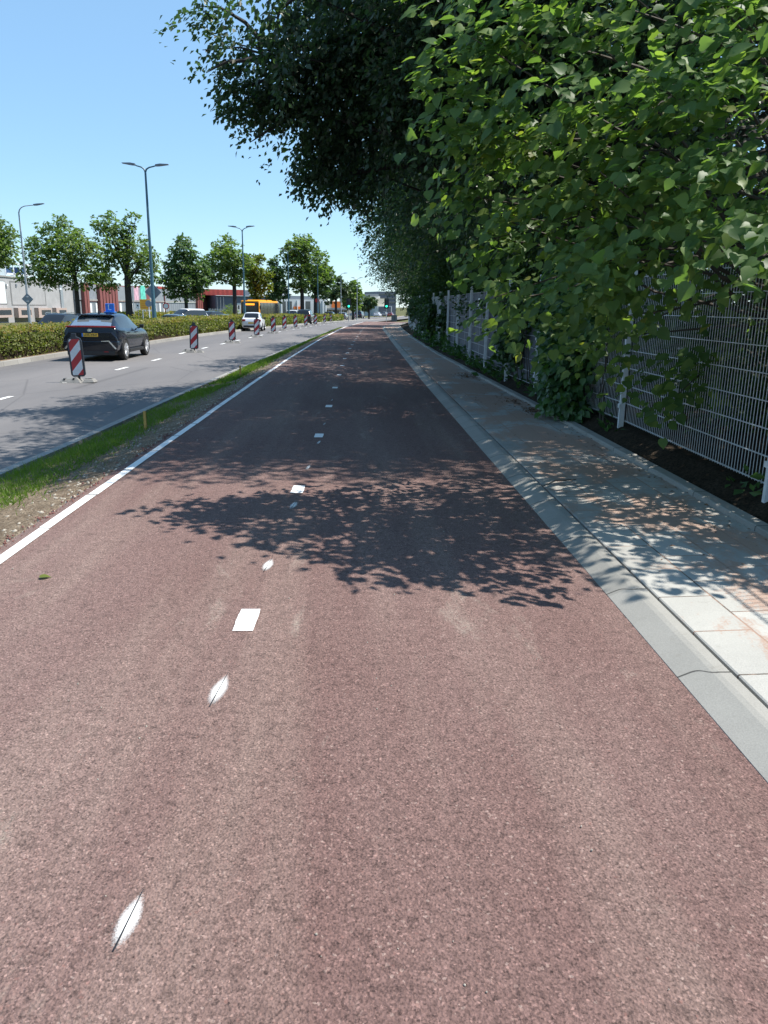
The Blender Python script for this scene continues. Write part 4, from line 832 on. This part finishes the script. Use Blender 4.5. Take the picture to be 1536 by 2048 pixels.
# ------------------------------------------------------------------ cars
def catmull(A, k):
    A = np.array(A, float); n = len(A); out = []
    for i in range(n-1):
        p0, p1, p2, p3 = A[max(i-1, 0)], A[i], A[i+1], A[min(i+2, n-1)]
        for j in range(k):
            t = j/k; m1, m2 = (p2-p0)*.5, (p3-p1)*.5
            out.append((2*t**3-3*t**2+1)*p1+(t**3-2*t**2+t)*m1+(-2*t**3+3*t**2)*p2+(t**3-t**2)*m2)
    out.append(A[-1]); return np.array(out)
def car(name, label, loc, rz, L, W, H, pm, belt=.92, boot=1.0, run=.5, hood=.92, cowl=.95, wsr=.8, spoiler=.0, wr=.33, plate='', glassmat='busglass', rails=False, group=None, sc=1., cat='car', lights=True, zb=.24, tuck=.74):
    t = thing(name, label, cat, loc, rz, group); t.scale = (sc,)*3; a = -L/2; w = W/2
    #      y, zb, zs, zr, w, wroof
    st = [(a, zb+.16, boot-.34, boot-.20, .84*w, .70*w), (a+.05, zb+.06, boot-.20, boot-.04, .93*w, .78*w), (a+.13, zb, min(belt+.06, boot), boot+.05, .98*w, .80*w),
          (a+.13+run, zb, belt+.05, H*.955, w, tuck*w), (a+.13+run+.5, zb, belt+.02, H*.995, w, (tuck+.02)*w), ((a+cowl)*.5+.25, zb, belt, H, w, (tuck+.02)*w),
          (cowl-wsr, zb, belt-.02, H*.965, w, tuck*w), (cowl, zb, belt-.03, hood+.05, .99*w, .78*w), (cowl+(L/2-cowl)*.55, zb, hood-.10, hood, .97*w, .74*w),
          (L/2-.14, zb+.02, hood-.26, hood-.13, .91*w, .68*w), (L/2, zb+.10, hood-.42, hood-.28, .78*w, .58*w)]
    KS, KR = 4, 3; ring = []
    for (y, b, zs, zr, ww, wrf) in catmull(st, KS):
        rr_ = [(0, b), (.78*ww, b), (.965*ww, b+.09), (ww, b+.42*(zs-b)), (.985*ww, zs-.10*(zs-b)), (.935*ww, zs), (wrf, zs+(zr-zs)*.86), (wrf*.74, zs+(zr-zs)*.975), (0, zr)]
        lin = []
        for i in range(len(rr_)-1):
            for j in range(KR): u = j/KR; lin.append((rr_[i][0]*(1-u)+rr_[i+1][0]*u, rr_[i][1]*(1-u)+rr_[i+1][1]*u))
        lin.append(rr_[-1]); lin = np.array(lin); sm = lin.copy(); sm[1:-1] = lin[1:-1]*.6+.2*(lin[:-2]+lin[2:])
        ring.append([(x, y, z) for x, z in sm])
    ring = np.array(ring); ns, nr = ring.shape[:2]; bins = {}
    def put(key, quad): bins.setdefault(key, MB()).add(quad, [(0, 1, 2, 3)])
    for i in range(ns-1):
        s = (i+.5)/KS
        for j in range(nr-1):
            r_ = (j+.5)/KR; key = 'body'
            if 5 < r_ < 6 and j > 5*KR-1:
                if (2.7 < s < 4.4) or (4.55 < s < 6.9): key = 'side_window'
            if 6.35 < r_ and 2.1 < s < 2.95: key = 'rear_window'
            if 6.1 < r_ and 6.05 < s < 6.95: key = 'windscreen'
            q = [ring[i, j], ring[i+1, j], ring[i+1, j+1], ring[i, j+1]]
            put(key if key != 'side_window' else 'side_window_r', q); put(key if key != 'side_window' else 'side_window_l', [p*np.array([-1, 1, 1]) for p in q[::-1]])
    bd = bins['body']
    for k_ in (0, ns-1): 
        h = ring[k_]; full = [tuple(p) for p in h]+[(-p[0], p[1], p[2]) for p in h[::-1][1:-1]]; bd.add(full, [tuple(range(len(full)))])
    def weld(mb, nm, mat):
        me = mb.mesh(nm, mat, fix=False); bm = bmesh.new(); bm.from_mesh(me); bmesh.ops.remove_doubles(bm, verts=bm.verts, dist=.0005); bmesh.ops.recalc_face_normals(bm, faces=bm.faces); bm.to_mesh(me); bm.free()
        me.polygons.foreach_set('use_smooth', [True]*len(me.polygons)); me.set_sharp_from_angle(angle=R(40)); return link(nm, me, t)
    weld(bd, 'body', pm)
    for k_, mm in (('rear_window', glassmat), ('windscreen', glassmat), ('side_window_l', 'sideglass'), ('side_window_r', 'sideglass')):
        if k_ in bins: weld(bins[k_], k_.replace('_l', '').replace('_r', '') if k_.startswith('side') else k_, MT[mm])
    for sy, yw in ((-1, a+.80), (1, L/2-.84)):
        for sx in (-1, 1):
            x = sx*(w+.006); m = MB()
            ar = [(math.cos(u)*(wr+.075), math.sin(u)*(wr+.075)) for u in np.linspace(-.35, math.pi+.35, 17)]+[(math.cos(u)*(wr+.01), math.sin(u)*(wr+.01)) for u in np.linspace(math.pi+.35, -.35, 17)]
            vs = [(sx*(w-.25), yw+p, wr+q) for p, q in ar]+[(x+sx*.008, yw+p, wr+q) for p, q in ar]; n = len(ar)
            m.add(vs, [tuple(range(n)), tuple(range(2*n-1, n-1, -1))]+[(i, (i+1) % n, (i+1) % n+n, i+n) for i in range(n)]); m.obj('wheel_arch', MT['black'], t)
            wl = MB().lathe([(wr*.6, -.1), (wr*.95, -.1), (wr, -.06), (wr, .06), (wr*.95, .1), (wr*.66, .1), (wr*.62, .08)], (x-sx*.085, yw, wr), 'x', 24).obj('wheel', MT['tyre'], t, smooth=True)
            rm = MB(); rm.lathe([(wr*.66, .012), (wr*.66, .022), (wr*.58, .022), (wr*.56, .006)] if sx > 0 else [(wr*.56, -.006), (wr*.58, -.022), (wr*.66, -.022), (wr*.66, -.012)], (x-sx*.0, yw, wr), 'x', 24)
            for k_ in range(5):
                u = k_*2*math.pi/5+.3
                for du in (-.16, .16):
                    c1, s1 = math.cos(u+du*.5), math.sin(u+du*.5); c2, s2 = math.cos(u+du*1.4), math.sin(u+du*1.4)
                    rm.tube([(x+sx*.016, yw+c1*wr*.08, wr+s1*wr*.08), (x+sx*.018, yw+c2*wr*.62, wr+s2*wr*.62)], [wr*.075, wr*.06], 5)
            rm.lathe([(wr*.15, -.02), (wr*.15, .03)], (x, yw, wr), 'x', 12); rm.obj('rim', MT['rim'], wl)
    for sx in (-1, 1):
        m = MB(); m.box((sx*(w+.02)-.0, cowl-.62, belt+.02), (sx*(w+.17), cowl-.52, belt+.15)); m.box((min(sx*(w-.08), sx*(w+.03)), cowl-.59, belt+.0), (max(sx*(w-.08), sx*(w+.03)), cowl-.55, belt+.05)); m.obj('wing_mirror', MT['black'] , t, bevel=.02)
        if lights:
            m = MB().box((min(sx*.60*w, sx*.93*w), a-.012, boot-.22), (max(sx*.60*w, sx*.93*w), a+.10, boot-.06)); m.obj('tail_light', MT['tail'], t, bevel=.015)
        m = MB().box((min(sx*.45*w, sx*.80*w), L/2-.10, hood-.40), (max(sx*.45*w, sx*.80*w), L/2+.004, hood-.29)); m.obj('headlight', MT['white'], t, bevel=.02)
    MB().box((-.26, a-.02, boot-.40), (.26, a-.004, boot-.29)).obj('number_plate', MT['plate'], t, bevel=.004)
    MB().box((-.80*w, a-.03, zb+.06), (.80*w, a+.10, zb+.20)).obj('rear_bumper_trim', MT['black'], t, bevel=.02)
    MB().box((-.72*w, L/2-.12, zb+.06), (.72*w, L/2+.012, zb+.24)).obj('grille', MT['black'], t, bevel=.02)
    if rails:
        for sx in (-1, 1): MB().tube([(sx*.66*w, a+.8, H*.975), (sx*.66*w, a+.95, H+.035), (sx*.66*w, cowl-wsr-.2, H+.04), (sx*.66*w, cowl-wsr, H*.985)], .018, 6).obj('roof_rail', MT['chrome'], t, smooth=True)
    return t
P_BLACK = paint('black_blue_paint', (.006, .009, .018), .16, .0, .45); P_BLACK2 = paint('black_paint', (.013, .013, .016), .2, .3); P_WHITE = paint('white_paint', (.72, .74, .77), .3, .1); P_SIL = paint('grey_silver_paint', (.26, .28, .30), .28, .5)
P_BLUE = paint('blue_grey_paint', (.13, .19, .26), .25, .5); P_NAVY = paint('dark_blue_paint', (.025, .035, .055), .22, .4); P_GREEN = paint('green_grey_paint', (.16, .22, .22), .28, .5); P_RED = paint('dark_red_paint', (.22, .03, .03), .28, .2); P_VAN = paint('dark_van_paint', (.018, .022, .040), .25, .3)
# the black crossover with the learner sign
A_ = onroad(209, 722, -.345)
bcx = car('learner_car', 'black crossover with blue learner sign on its roof, driving away beside the hedge', (A_[0]-.36, A_[1]+2.0, -.343), R(.5), 4.36, 1.80, 1.55, P_BLACK, belt=1.0, boot=1.10, run=.62, hood=1.0, cowl=1.05, wsr=.95, wr=.345, lights=False, zb=.25, tuck=.70, glassmat='glass')
a = -2.18
def lp(name, mb, mat, par=bcx, **k): return mb.obj(name, MT[mat], par, **k)
m = MB(); m.prism([(-.80, 1.095), (.80, 1.095), (.81, 1.125), (.75, 1.14), (-.75, 1.14), (-.81, 1.125)], a-.005, a+.12); lp('light_bar', m, 'tail', bevel=.008)
m = MB(); m.box((-.62, a+.50, 1.475), (.62, a+.86, 1.512), (.05, .06)); m.box((-.60, a+.46, 1.468), (-.20, a+.56, 1.50)); m.box((.20, a+.46, 1.468), (.60, a+.56, 1.50)); o_ = m.obj('spoiler', P_BLACK, bcx, bevel=.008)
pl = [c_ for c_ in bcx.children if c_.name.startswith('number_plate')][0]; bpy.data.objects.remove(pl)
pl = MB().box((-.26, a-.05, .795), (.26, a-.036, .905)).obj('number_plate', MT['plate'], bcx, bevel=.004)
tm = text_mesh('LHR-YB-P', .105, MT['ink'], .002, 'plate_lettering'); to = link('plate_lettering', tm, pl); to.rotation_euler = (R(90), 0, 0); to.location = (.022, a-.0525, .85)
MB().box((-.262, a-.0515, .795), (-.218, a-.0505, .905)).obj('country_band', MT['blue'], pl)
m = MB().lathe([(.055, -.01), (.06, 0), (.055, .01)], (0, a-.035, 1.0), 'y', 20); m.v = [(x*1.35, y, (z-1.0)*.85+1.0) for x, y, z in m.v]; lp('emblem', m, 'chrome', smooth=True)
m = MB().prism([(-.88, .66), (.88, .66), (.86, .78), (.70, .96), (-.70, .96), (-.86, .78)], a-.035, a+.3); m.obj('tailgate', P_BLACK, bcx, bevel=.03)
m = MB().prism([(-.86, .34), (.86, .34), (.90, .52), (.88, .66), (-.88, .66), (-.90, .52)], a-.06, a+.25); m.obj('bumper', P_BLACK, bcx, bevel=.03)
for sx in (-1, 1):
    lp('bumper_trim', MB().prism([(sx*.36, .665), (sx*.62, .68), (sx*.86, .41), (sx*.80, .40), (sx*.60, .645), (sx*.36, .645)], a-.075, a-.055), 'chrome')
    lp('exhaust_reflector', MB().box((sx*.5-.08, a-.066, .30), (sx*.5+.08, a-.02, .325)), 'tail')
lp('lower_valance', MB().box((-.78, a-.045, .20), (.78, a+.2, .36)), 'black', bevel=.03)
lp('antenna_fin', MB().prism([(a+1.0, 1.53), (a+1.22, 1.54), (a+1.08, 1.62), (a+1.03, 1.62)], -.02, .02, 'x'), 'black')
m = MB().box((.10, a+1.30, 1.55), (.44, a+1.62, 1.59)); lp('sign_foot', m, 'blue', bevel=.01)
ls = lp('roof_sign', MB().box((.12, a+1.42, 1.59), (.42, a+1.50, 1.86)), 'blue', bevel=.02)
tm = text_mesh('L', .27, MT['white'], .002, 'sign_lettering'); to = link('sign_lettering', tm, ls); to.rotation_euler = (R(90), 0, 0); to.location = (.27, a+1.416, 1.725)
lp('side_cladding', MB().box((.86, a+1.25, .24), (.925, a+3.05, .36)), 'black', bevel=.02); lp('side_cladding', MB().box((-.925, a+1.25, .24), (-.86, a+3.05, .36)), 'black', bevel=.02)
for sy in (a+2.15, a+1.2): lp('door_handle', MB().box((.885, sy, .88), (.925, sy+.2, .91)), 'black', bevel=.005)
# traffic ahead on the same carriageway
A_ = onroad(502, 662.5, -.345); car('small_car', 'small white hatchback driving ahead, behind a beacon', (A_[0], A_[1]+1.75, A_[2]), R(1), 3.4, 1.6, 1.46, P_WHITE, belt=.92, boot=.98, run=.42, hood=.92, cowl=.75, wsr=.7, wr=.29, sc=.93)
A_ = onroad(609.5, 648, -.345); car('off_roader', 'black off-roader driving ahead between the beacons', (A_[0], A_[1]+2.2, A_[2]), R(-4), 4.5, 1.85, 1.70, P_BLACK2, belt=1.08, boot=1.14, run=.3, hood=1.05, cowl=1.05, wsr=.7, wr=.36, sc=.97)
A_ = onroad(659, 643, -.345); car('car', 'second black car ahead, right of the black off-roader', (A_[0], A_[1]+2.1, A_[2]), R(-6), 4.3, 1.8, 1.55, P_BLACK2, belt=.98, boot=1.02, run=.45, hood=.95, cowl=1.0, sc=.95)
A_ = onroad(686, 640, -.345); car('car', 'silver grey estate car ahead, between the second black car and the dark van', (A_[0], A_[1]+2.1, A_[2]), R(-6), 4.5, 1.8, 1.5, P_SIL, belt=.95, boot=1., run=.5, hood=.92, cowl=1.0, sc=.95)
A_ = onroad(719, 637.6, -.345); car('van', 'boxy dark van far ahead, in front of the far lamp post', (A_[0], A_[1]+2.3, A_[2]), R(-9), 4.6, 1.9, 1.9, P_VAN, belt=1.1, boot=1.2, run=.14, hood=1.1, cowl=1.35, wsr=.7, cat='van', wr=.35)
A_ = onroad(756, 634, -.345); car('car', 'white car far ahead at the crossing', (A_[0], A_[1]+2.1, A_[2]), R(-14), 4.4, 1.85, 1.5, P_WHITE, belt=.95, boot=1., run=.5, hood=.92, cowl=1.0, sc=1.05)
A_ = onroad(770.5, 633.5, -.345); car('car', 'grey car far ahead, right of the white car', (A_[0], A_[1]+2.1, A_[2]), R(-14), 4.3, 1.8, 1.6, P_SIL, belt=.98, boot=1., run=.5, hood=.95, cowl=1.0)
A_ = onroad(782, 634, -.345); car('car', 'dark red car far ahead beside the grey cabinet', (A_[0], A_[1]+2.1, A_[2]), R(-14), 4.2, 1.8, 1.55, P_RED, belt=.98, boot=1., run=.5, hood=.95, cowl=1.0)
# cars beyond the hedge
def bcar(name, label, px, roof, Y, h, rz, pm, **k):
    P = at(px, roof, Y); zb = P[2]-h; return car(name, label, (P[0], P[1], zb), R(rz), k.pop('L', 4.4), k.pop('W', 1.8), h, pm, **k)
bcar('parked_car', 'dark car with roof rails facing us behind the hedge, left of the learner car', 112, 626.5, 50, 1.58, 180-7, P_NAVY, rails=True, belt=1.0, boot=1.05, cowl=1.0)
bcar('parked_car', 'white-roofed car mostly hidden behind the learner car', 178, 627.5, 58, 1.5, 180, P_WHITE)
bcar('parked_car', 'blue-grey low car beyond the hedge, behind the second beacon', 343, 628.5, 62, 1.45, 180-10, P_BLUE, L=4.5, hood=.9)
bcar('parked_car', 'white people carrier behind the blue-grey car, beyond the hedge', 370, 617, 76, 1.75, 180-35, P_WHITE, L=4.6, belt=1.05, boot=1.1, hood=1.05, cowl=1.25, wsr=1.0, run=.25)
bcar('parked_car', 'dark blue hatchback beyond the hedge, in front of the grey shed', 417, 622.5, 88, 1.5, 150, P_NAVY)
bcar('parked_car', 'greenish grey car low behind the hedge, left of the bus', 442, 628.5, 80, 1.4, 155, P_GREEN)
bcar('delivery_van', 'white van behind the hedge, between bus and black off-roader', 584, 620, 108, 1.85, 180, P_WHITE, L=4.8, W=1.85, belt=1.1, boot=1.3, hood=1.1, cowl=1.4, wsr=.7, run=.12, cat='van')
# ------------------------------------------------------------------ bus
def bus():
    Y = 104; P = at(519, 600, Y); zb = P[2]-3.1; t = thing('bus', 'yellow-orange city bus coming towards us beyond the hedge', 'bus', (P[0]-1.27, P[1], zb), R(-7)); L_ = 11.
    MB().box((-1.27, 0, .32), (1.27, L_, 3.02), (.06, .05)).obj('body', MT['busyellow'], t, bevel=.12)
    MB().box((-1.0, 2.2, 3.0), (1.0, 8.5, 3.13), (.1, .2)).obj('roof_unit', MT['busyellow'], t, bevel=.06)
    MB().prism([(-1.12, .95), (1.12, .95), (1.14, 2.72), (1.0, 2.84), (-1.0, 2.84), (-1.14, 2.72)], -.012, .2).obj('windscreen', MT['busglass'], t, bevel=.02)
    MB().box((-.72, -.03, 2.44), (.62, -.013, 2.66)).obj('destination_display', MT['orangelit'], t)
    for i in range(6):
        y0 = .45+i*1.92; MB().box((1.19, y0, 1.05), (1.268, y0+1.88, 2.76), (.0, .03)).obj('side_window', MT['busglass'], t, bevel=.012); MB().box((-1.268, y0, 1.15), (-1.19, y0+1.86, 2.66)).obj('side_window', MT['busglass'], t, bevel=.012)
    for y0 in (2.7, 8.8):
        for sx in (-1, 1): MB().lathe([(.3, -.14), (.48, -.14), (.5, -.1), (.5, .1), (.48, .14), (.3, .14)], (sx*1.17, y0, .5), 'x', 22).obj('wheel', MT['tyre'], t, smooth=True)
    for sx in (-1, 1):
        MB().box((sx*.95-.16, -.02, .62), (sx*.95+.16, .1, .80)).obj('headlight', MT['white'], t, bevel=.02)
        MB().box((sx*1.42-.09, -.25, 1.9), (sx*1.42+.09, -.12, 2.4)).obj('wing_mirror', MT['black'], t, bevel=.02)
    MB().box((-1.2, -.03, .36), (1.2, .1, .56)).obj('bumper', MT['black'], t, bevel=.03)
bus()
# ------------------------------------------------------------------ buildings on the left
class Face:
    def __init__(s, name, label, p0, p1, zb=None, cat='building'):
        s.p0, s.p1 = np.array(p0, float), np.array(p1, float); d = s.p1-s.p0; s.d = d/np.linalg.norm(d); s.n = np.array([s.d[1], -s.d[0]])
        s.zb = -.85-float(dip(p0[1])) if zb is None else zb; s.t = thing(name, label, cat, (p0[0], p0[1], s.zb), math.atan2(-s.d[0], s.d[1]))
    def uv(s, x, y):
        r_ = ray(x, y); t = ((s.p0-CAM[:2])@s.n)/(r_[:2]@s.n); P = CAM+r_*t; return float((P[:2]-s.p0)@s.d), float(P[2]-s.zb)
    def box(s, name, mat, x0, y0, x1, y1, o0=-.1, o1=.06, bevel=0, parent=None):
        (a0, z1), (a1, z0) = s.uv(x0, y0), s.uv(x1, y1); return MB().box((o0, min(a0, a1), min(z0, z1)), (o1, max(a0, a1), max(z0, z1))).obj(name, MT[mat], parent or s.t, bevel=bevel)
    def wall(s, name, mat, a0, a1, z1, depth, z0=-1., o=0., roof=True): return MB().box((-depth, a0, z0), (o, a1, z1)).obj(name, MT[mat], s.t)
b1 = Face('block_building', 'grey blockwork building with boxed windows and a glass roof terrace at far left', (-45, 62), (-45, 127))
Lw = 65; ztop = b1.uv(60, 556)[1]
b1.wall('wall', 'block', 0, b1.uv(167, 600)[0], ztop, 14)
b1.box('coping', 'roadkerb', -30, 551, 70, 556.5, -.3, .10)
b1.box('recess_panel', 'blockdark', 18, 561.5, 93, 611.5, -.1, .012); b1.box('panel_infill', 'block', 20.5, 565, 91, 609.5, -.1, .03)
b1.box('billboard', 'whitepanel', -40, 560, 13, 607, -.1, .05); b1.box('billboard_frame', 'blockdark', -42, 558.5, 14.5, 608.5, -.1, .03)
for x in (31, 57, 79): b1.box('wall_lamp', 'signback', x-1.5, 568, x+1.5, 573, -.05, .15)
for x, y in ((12, 570), (99.5, 576), (119, 578)): b1.box('wall_light', 'white', x-1.3, y-2.2, x+1.3, y+2.2, -.05, .2)
for x0, x1 in ((-22, 17), (27, 57), (68, 97), (104, 128)):
    f_ = b1.box('window', 'buff', x0, 616, x1, 634.5, -.1, .55); b1.box('pane', 'pane', x0+(7 if x0 > 0 else 2), 620, x1-2, 629.5, .4, .56, parent=f_); b1.box('window_shade', 'darkbrown', x0, 615.5, x0+2.2, 634, -.1, .58, parent=f_)
    b1.box('lower_window', 'pane', x0+3, 636, x1-1, 643, -.1, .03)
b1.box('drain_pipe', 'palepole', 122, 566, 124, 640, -.05, .16)
b1.box('balustrade', 'balglass', -30, 528, 24, 551.6, -.9, -.86); b1.box('balustrade_rail', 'steel', -30, 527, 24.6, 528.2, -.93, -.83)
for x in (10, 24): b1.box('balustrade_post', 'steel', x-.6, 527, x+.6, 552, -.93, -.83)
b1.box('terrace_box', 'navy', 26, 535, 42, 549, -2.4, -1.0); b1.box('terrace_box', 'navy', 55, 535, 64, 552, -2.4, -1.0)
b1.box('railing', 'steel', 38, 529, 78, 530.2, -.8, -.74)
for x in (39, 52, 64, 77): b1.box('railing_post', 'steel', x-.5, 530.2, x+.5, 556, -.8, -.74)
b1.box('railing', 'steel', 26, 549.5, 78, 550.5, -.8, -.74)
b1.box('pergola_beam', 'darkbrown', -40, 515, 19, 518, -3, -2.6); b1.box('pergola_post', 'darkbrown', 15.5, 518, 20, 552, -3, -2.6)
a_, z_ = b1.uv(6.5, 541); me = text_mesh('rijans', 1.05, MT['darkbrown'], .02, 'roof_lettering'); lo_ = link('roof_lettering', me, b1.t); lo_.location = (-.78, a_-.6, z_); lo_.rotation_euler = (R(90), 0, R(90))
P = b1.uv(112, 553); m = MB()
os_ = thing('roof_sign', 'orange and white roof figure-like board showing through the wide street tree', 'sign', (-45.4, 62+b1.uv(112, 600)[0], b1.zb+ztop))
k = 105/F; MB().box((-.5, -5.*k, 0), (.4, 7*k, 5*k)).obj('sign_base', MT['white'], os_, bevel=.02); MB().prism([(-3*k, 5*k), (6*k, 5*k), (6.5*k, 17*k), (2*k, 21*k), (-2*k, 17*k)], -.1, .1, 'x').obj('orange_board', MT['orange'], os_, bevel=.02); MB().prism([(-4*k, 19*k), (6*k, 21*k), (5*k, 33*k), (-3*k, 30*k)], -.12, .08, 'x').obj('white_board', MT['white'], os_, bevel=.02)
# two-storey row of grey container offices with red-brown fins
b2f = Face('container_building', 'two-storey grey corrugated office row with red-brown fins and white windows', (-44.6, 127.2), (-40.0, 192))
zt2 = b2f.uv(300, 577)[1]; zm = b2f.uv(300, 604)[1]; a1 = b2f.uv(432, 600)[0]
b2f.wall('upper_wall', 'corr', 0, a1, zt2, 12, zm+.12); b2f.wall('lower_wall', 'corrlow', 0, a1, zm-.05, 12, -1., -.06)
b2f.box('storey_band', 'roadkerb', 168, 601.5, 431, 604.2, -.1, .10)
for x0, x1, n_ in ((163, 174, 2), (194.5, 232, 6), (391, 413, 6)):
    for i in range(n_):
        u0 = x0+(x1-x0)*i/n_; u1 = u0+(x1-x0)/n_*.78; fa, fb = b2f.uv(u0, 600)[0], b2f.uv(u1, 600)[0]; MB().box((-.05, fa, -.8), (.55, fb, zt2+.12)).obj('fin', MT['brown'], b2f.t, bevel=.02)
for x0, x1 in ((179, 184), (190.5, 195), (238.5, 243.5), (250.5, 255.5), (262, 267), (309, 312.5), (318, 321.5), (326, 329.5), (395, 398.5)):
    fr = b2f.box('window', 'white', x0, 606.5, x1, 625, -.1, .07)
b2f.box('mural_panel', 'pink', 267, 573, 277.5, 600.5, -.1, .05); b2f.box('mural_panel', 'mint', 279.5, 571, 291, 600.5, -.1, .06)
b2f.box('gate_panel', 'brown', 292.5, 584, 299, 601, -.1, .08)
for x in (329, 411): b2f.box('drain_pipe', 'darkbrown', x-.7, 585, x+.7, 636, -.05, .16)
b2f.box('white_notice', 'white', 423.8, 590, 426.8, 602, -.1, .09)
rb_ = Face('red_roof_hall', 'low hall with dull red roof showing over the grey container offices', (-58, 165), (-54, 225)); rb_.wall('wall', 'brown', -5, 60, rb_.uv(330, 573)[1]-.6, 15); rb_.box('roof', 'redroof', 312, 572.5, 340, 579, -15, .5)
# dark hall with red upper volume, behind the bus
b3 = Face('dark_hall', 'dark blue-grey hall with white roof edge and red upper storey, behind the bus', (-39, 196), (-23.5, 204))
h3 = b3.uv(480, 592)[1]; aL, aR = b3.uv(431, 600)[0], b3.uv(541, 600)[0]
b3.wall('wall', 'hall', aL, aR, h3, 14); b3.box('roof_edge', 'white', 431, 590.5, 541, 593.4, -.6, .5)
b3.box('upper_storey', 'redroof', 408, 577.5, 497, 591.5, -12, -3.0); b3.box('rooftop_unit', 'signback', 497.5, 580, 508, 592, -12, -3.2)
for x in (434, 441, 447): b3.box('column', 'pale', x-1, 594, x+1, 640, .1, .45)
b3.box('door_wall', 'pale', 474, 606, 486, 640, -.1, .06)
fn = thing('picket_fence', 'pale slatted fence in front of the grey container offices', 'fence', (at(418, 628, 150)[0], 150, -1.7))
for i in range(18): MB().box((i*.30, 0, 0), (i*.30+.12, .05, 2.4)).obj('slat', MT['pale'], fn)
MB().box((-.1, .055, 1.9), (5.4, .10, 2.05)).obj('rail', MT['pale'], fn)
# white showroom with dark windows
b4 = Face('white_showroom', 'long white building with tall dark windows and grey flat roof, right of the bus', (-23.0, 205), (-3.5, 214))
h4 = b4.uv(600, 598.5)[1]; aL, aR = b4.uv(541, 600)[0], b4.uv(653, 600)[0]
b4.wall('wall', 'pale', aL, aR, h4, 15, -1.5); b4.box('roof_band', 'signback', 533, 590.5, 656, 599, -12, -.6); b4.box('roof_dome', 'white', 568, 587, 590, 592, -8, -3)
for x0, x1 in ((564.5, 572), (574.5, 584), (611, 621), (634, 640)): b4.box('window', 'pane', x0, 602.5, x1, 628, -.1, .05)
for x in (562, 563, 594, 608, 645, 651): b4.box('column', 'white', x-.9, 600, x+.9, 640, .05, .5)
b4.box('shop_sign', 'orange', 587, 613, 602, 618.5, -.1, .3)
# orange and white building and farther blocks
b5 = Face('orange_building', 'white and orange shop building with grey awning, behind the street trees', (-6.5, 232), (7, 236)); h5 = b5.uv(675, 604)[1]; aL, aR = b5.uv(648, 612)[0], b5.uv(703, 612)[0]
b5.wall('wall', 'cream', aL, aR, h5, 12, -2.); b5.box('orange_panel', 'orange', 663, 602.5, 682, 615.5, -.1, .08); b5.box('awning', 'signback', 648, 616.5, 697, 620, -.1, 1.2)
for i in range(6): b5.box('window', 'pane', 650+i*7.6, 620.5, 655.5+i*7.6, 634, -.1, .05)
b6 = Face('far_office', 'distant pale grey office with vertical bars and stepped roofs at the road end', (1.2, 330), (22, 338)); h6 = b6.uv(740, 592)[1]; aL, aR = b6.uv(720, 600)[0], b6.uv(760, 600)[0]
b6.wall('wall', 'pale', aL, aR, h6, 25, -3.); b6.box('roof_band', 'signback', 720, 587.5, 757, 592, -20, .2)
b6.box('lower_block', 'pale', 744, 612, 772, 636, -3, 6); 
for i in range(12): b6.box('fin', 'hall', 746.5+i*2.05, 613, 747.5+i*2.05, 632, 6.01, 6.3)
b6.box('cream_block', 'cream', 744, 597, 764, 612.2, -4, 4)
b7 = Face('dark_office_tower', 'dark blue far office block peeping out beside the dark trees', (16.5, 345), (30, 349)); h7 = b7.uv(765, 583)[1]; aL, aR = b7.uv(756, 600)[0], b7.uv(792, 600)[0]
b7.wall('wall', 'hall', aL, aR, h7, 20, -3.)
for i in range(3): b7.box('window_band', 'pane', 757.5, 587+i*8, 791, 591+i*8, -.1, .06)
# grey cabinet at the path end, bollard
A_ = onroad(788.5, 641.5, -.0); cb = thing('utility_cabinet', 'dark grey cabinet at the far end of the pavement, by the last fence posts', 'cabinet', A_)
k = A_[1]/F; MB().box((-5.5*k, 0, -.1), (5.5*k, .5, 10*k)).obj('housing', MT['greybox'], cb, bevel=.02); MB().box((-6*k, -.03, 10*k), (6*k, .53, 10*k+.05)).obj('lid', MT['greybox'], cb, bevel=.01); MB().box((-.02, -.012, .02), (.02, -.001, 9*k)).obj('door_seam', MT['black'], cb)
for (px, py, Y, h_, lb) in ((740, 633, 140, 2.4, 'grey bare signpost left of the white far car'), (701.5, 638, 122, 1.0, 'short dark green post between the grey estate and the dark van'),):
    P = onroad(px, py, -.3); t = thing('sign_post', lb, 'post', P); MB().tube([(0, 0, -.2), (0, 0, h_)], .05, 8).obj('post', MT['signback'], t, smooth=True); MB().box((-.3, -.03, h_*.72), (.3, -.0, h_+.25)).obj('sign_plate', MT['signback'], t, bevel=.01)
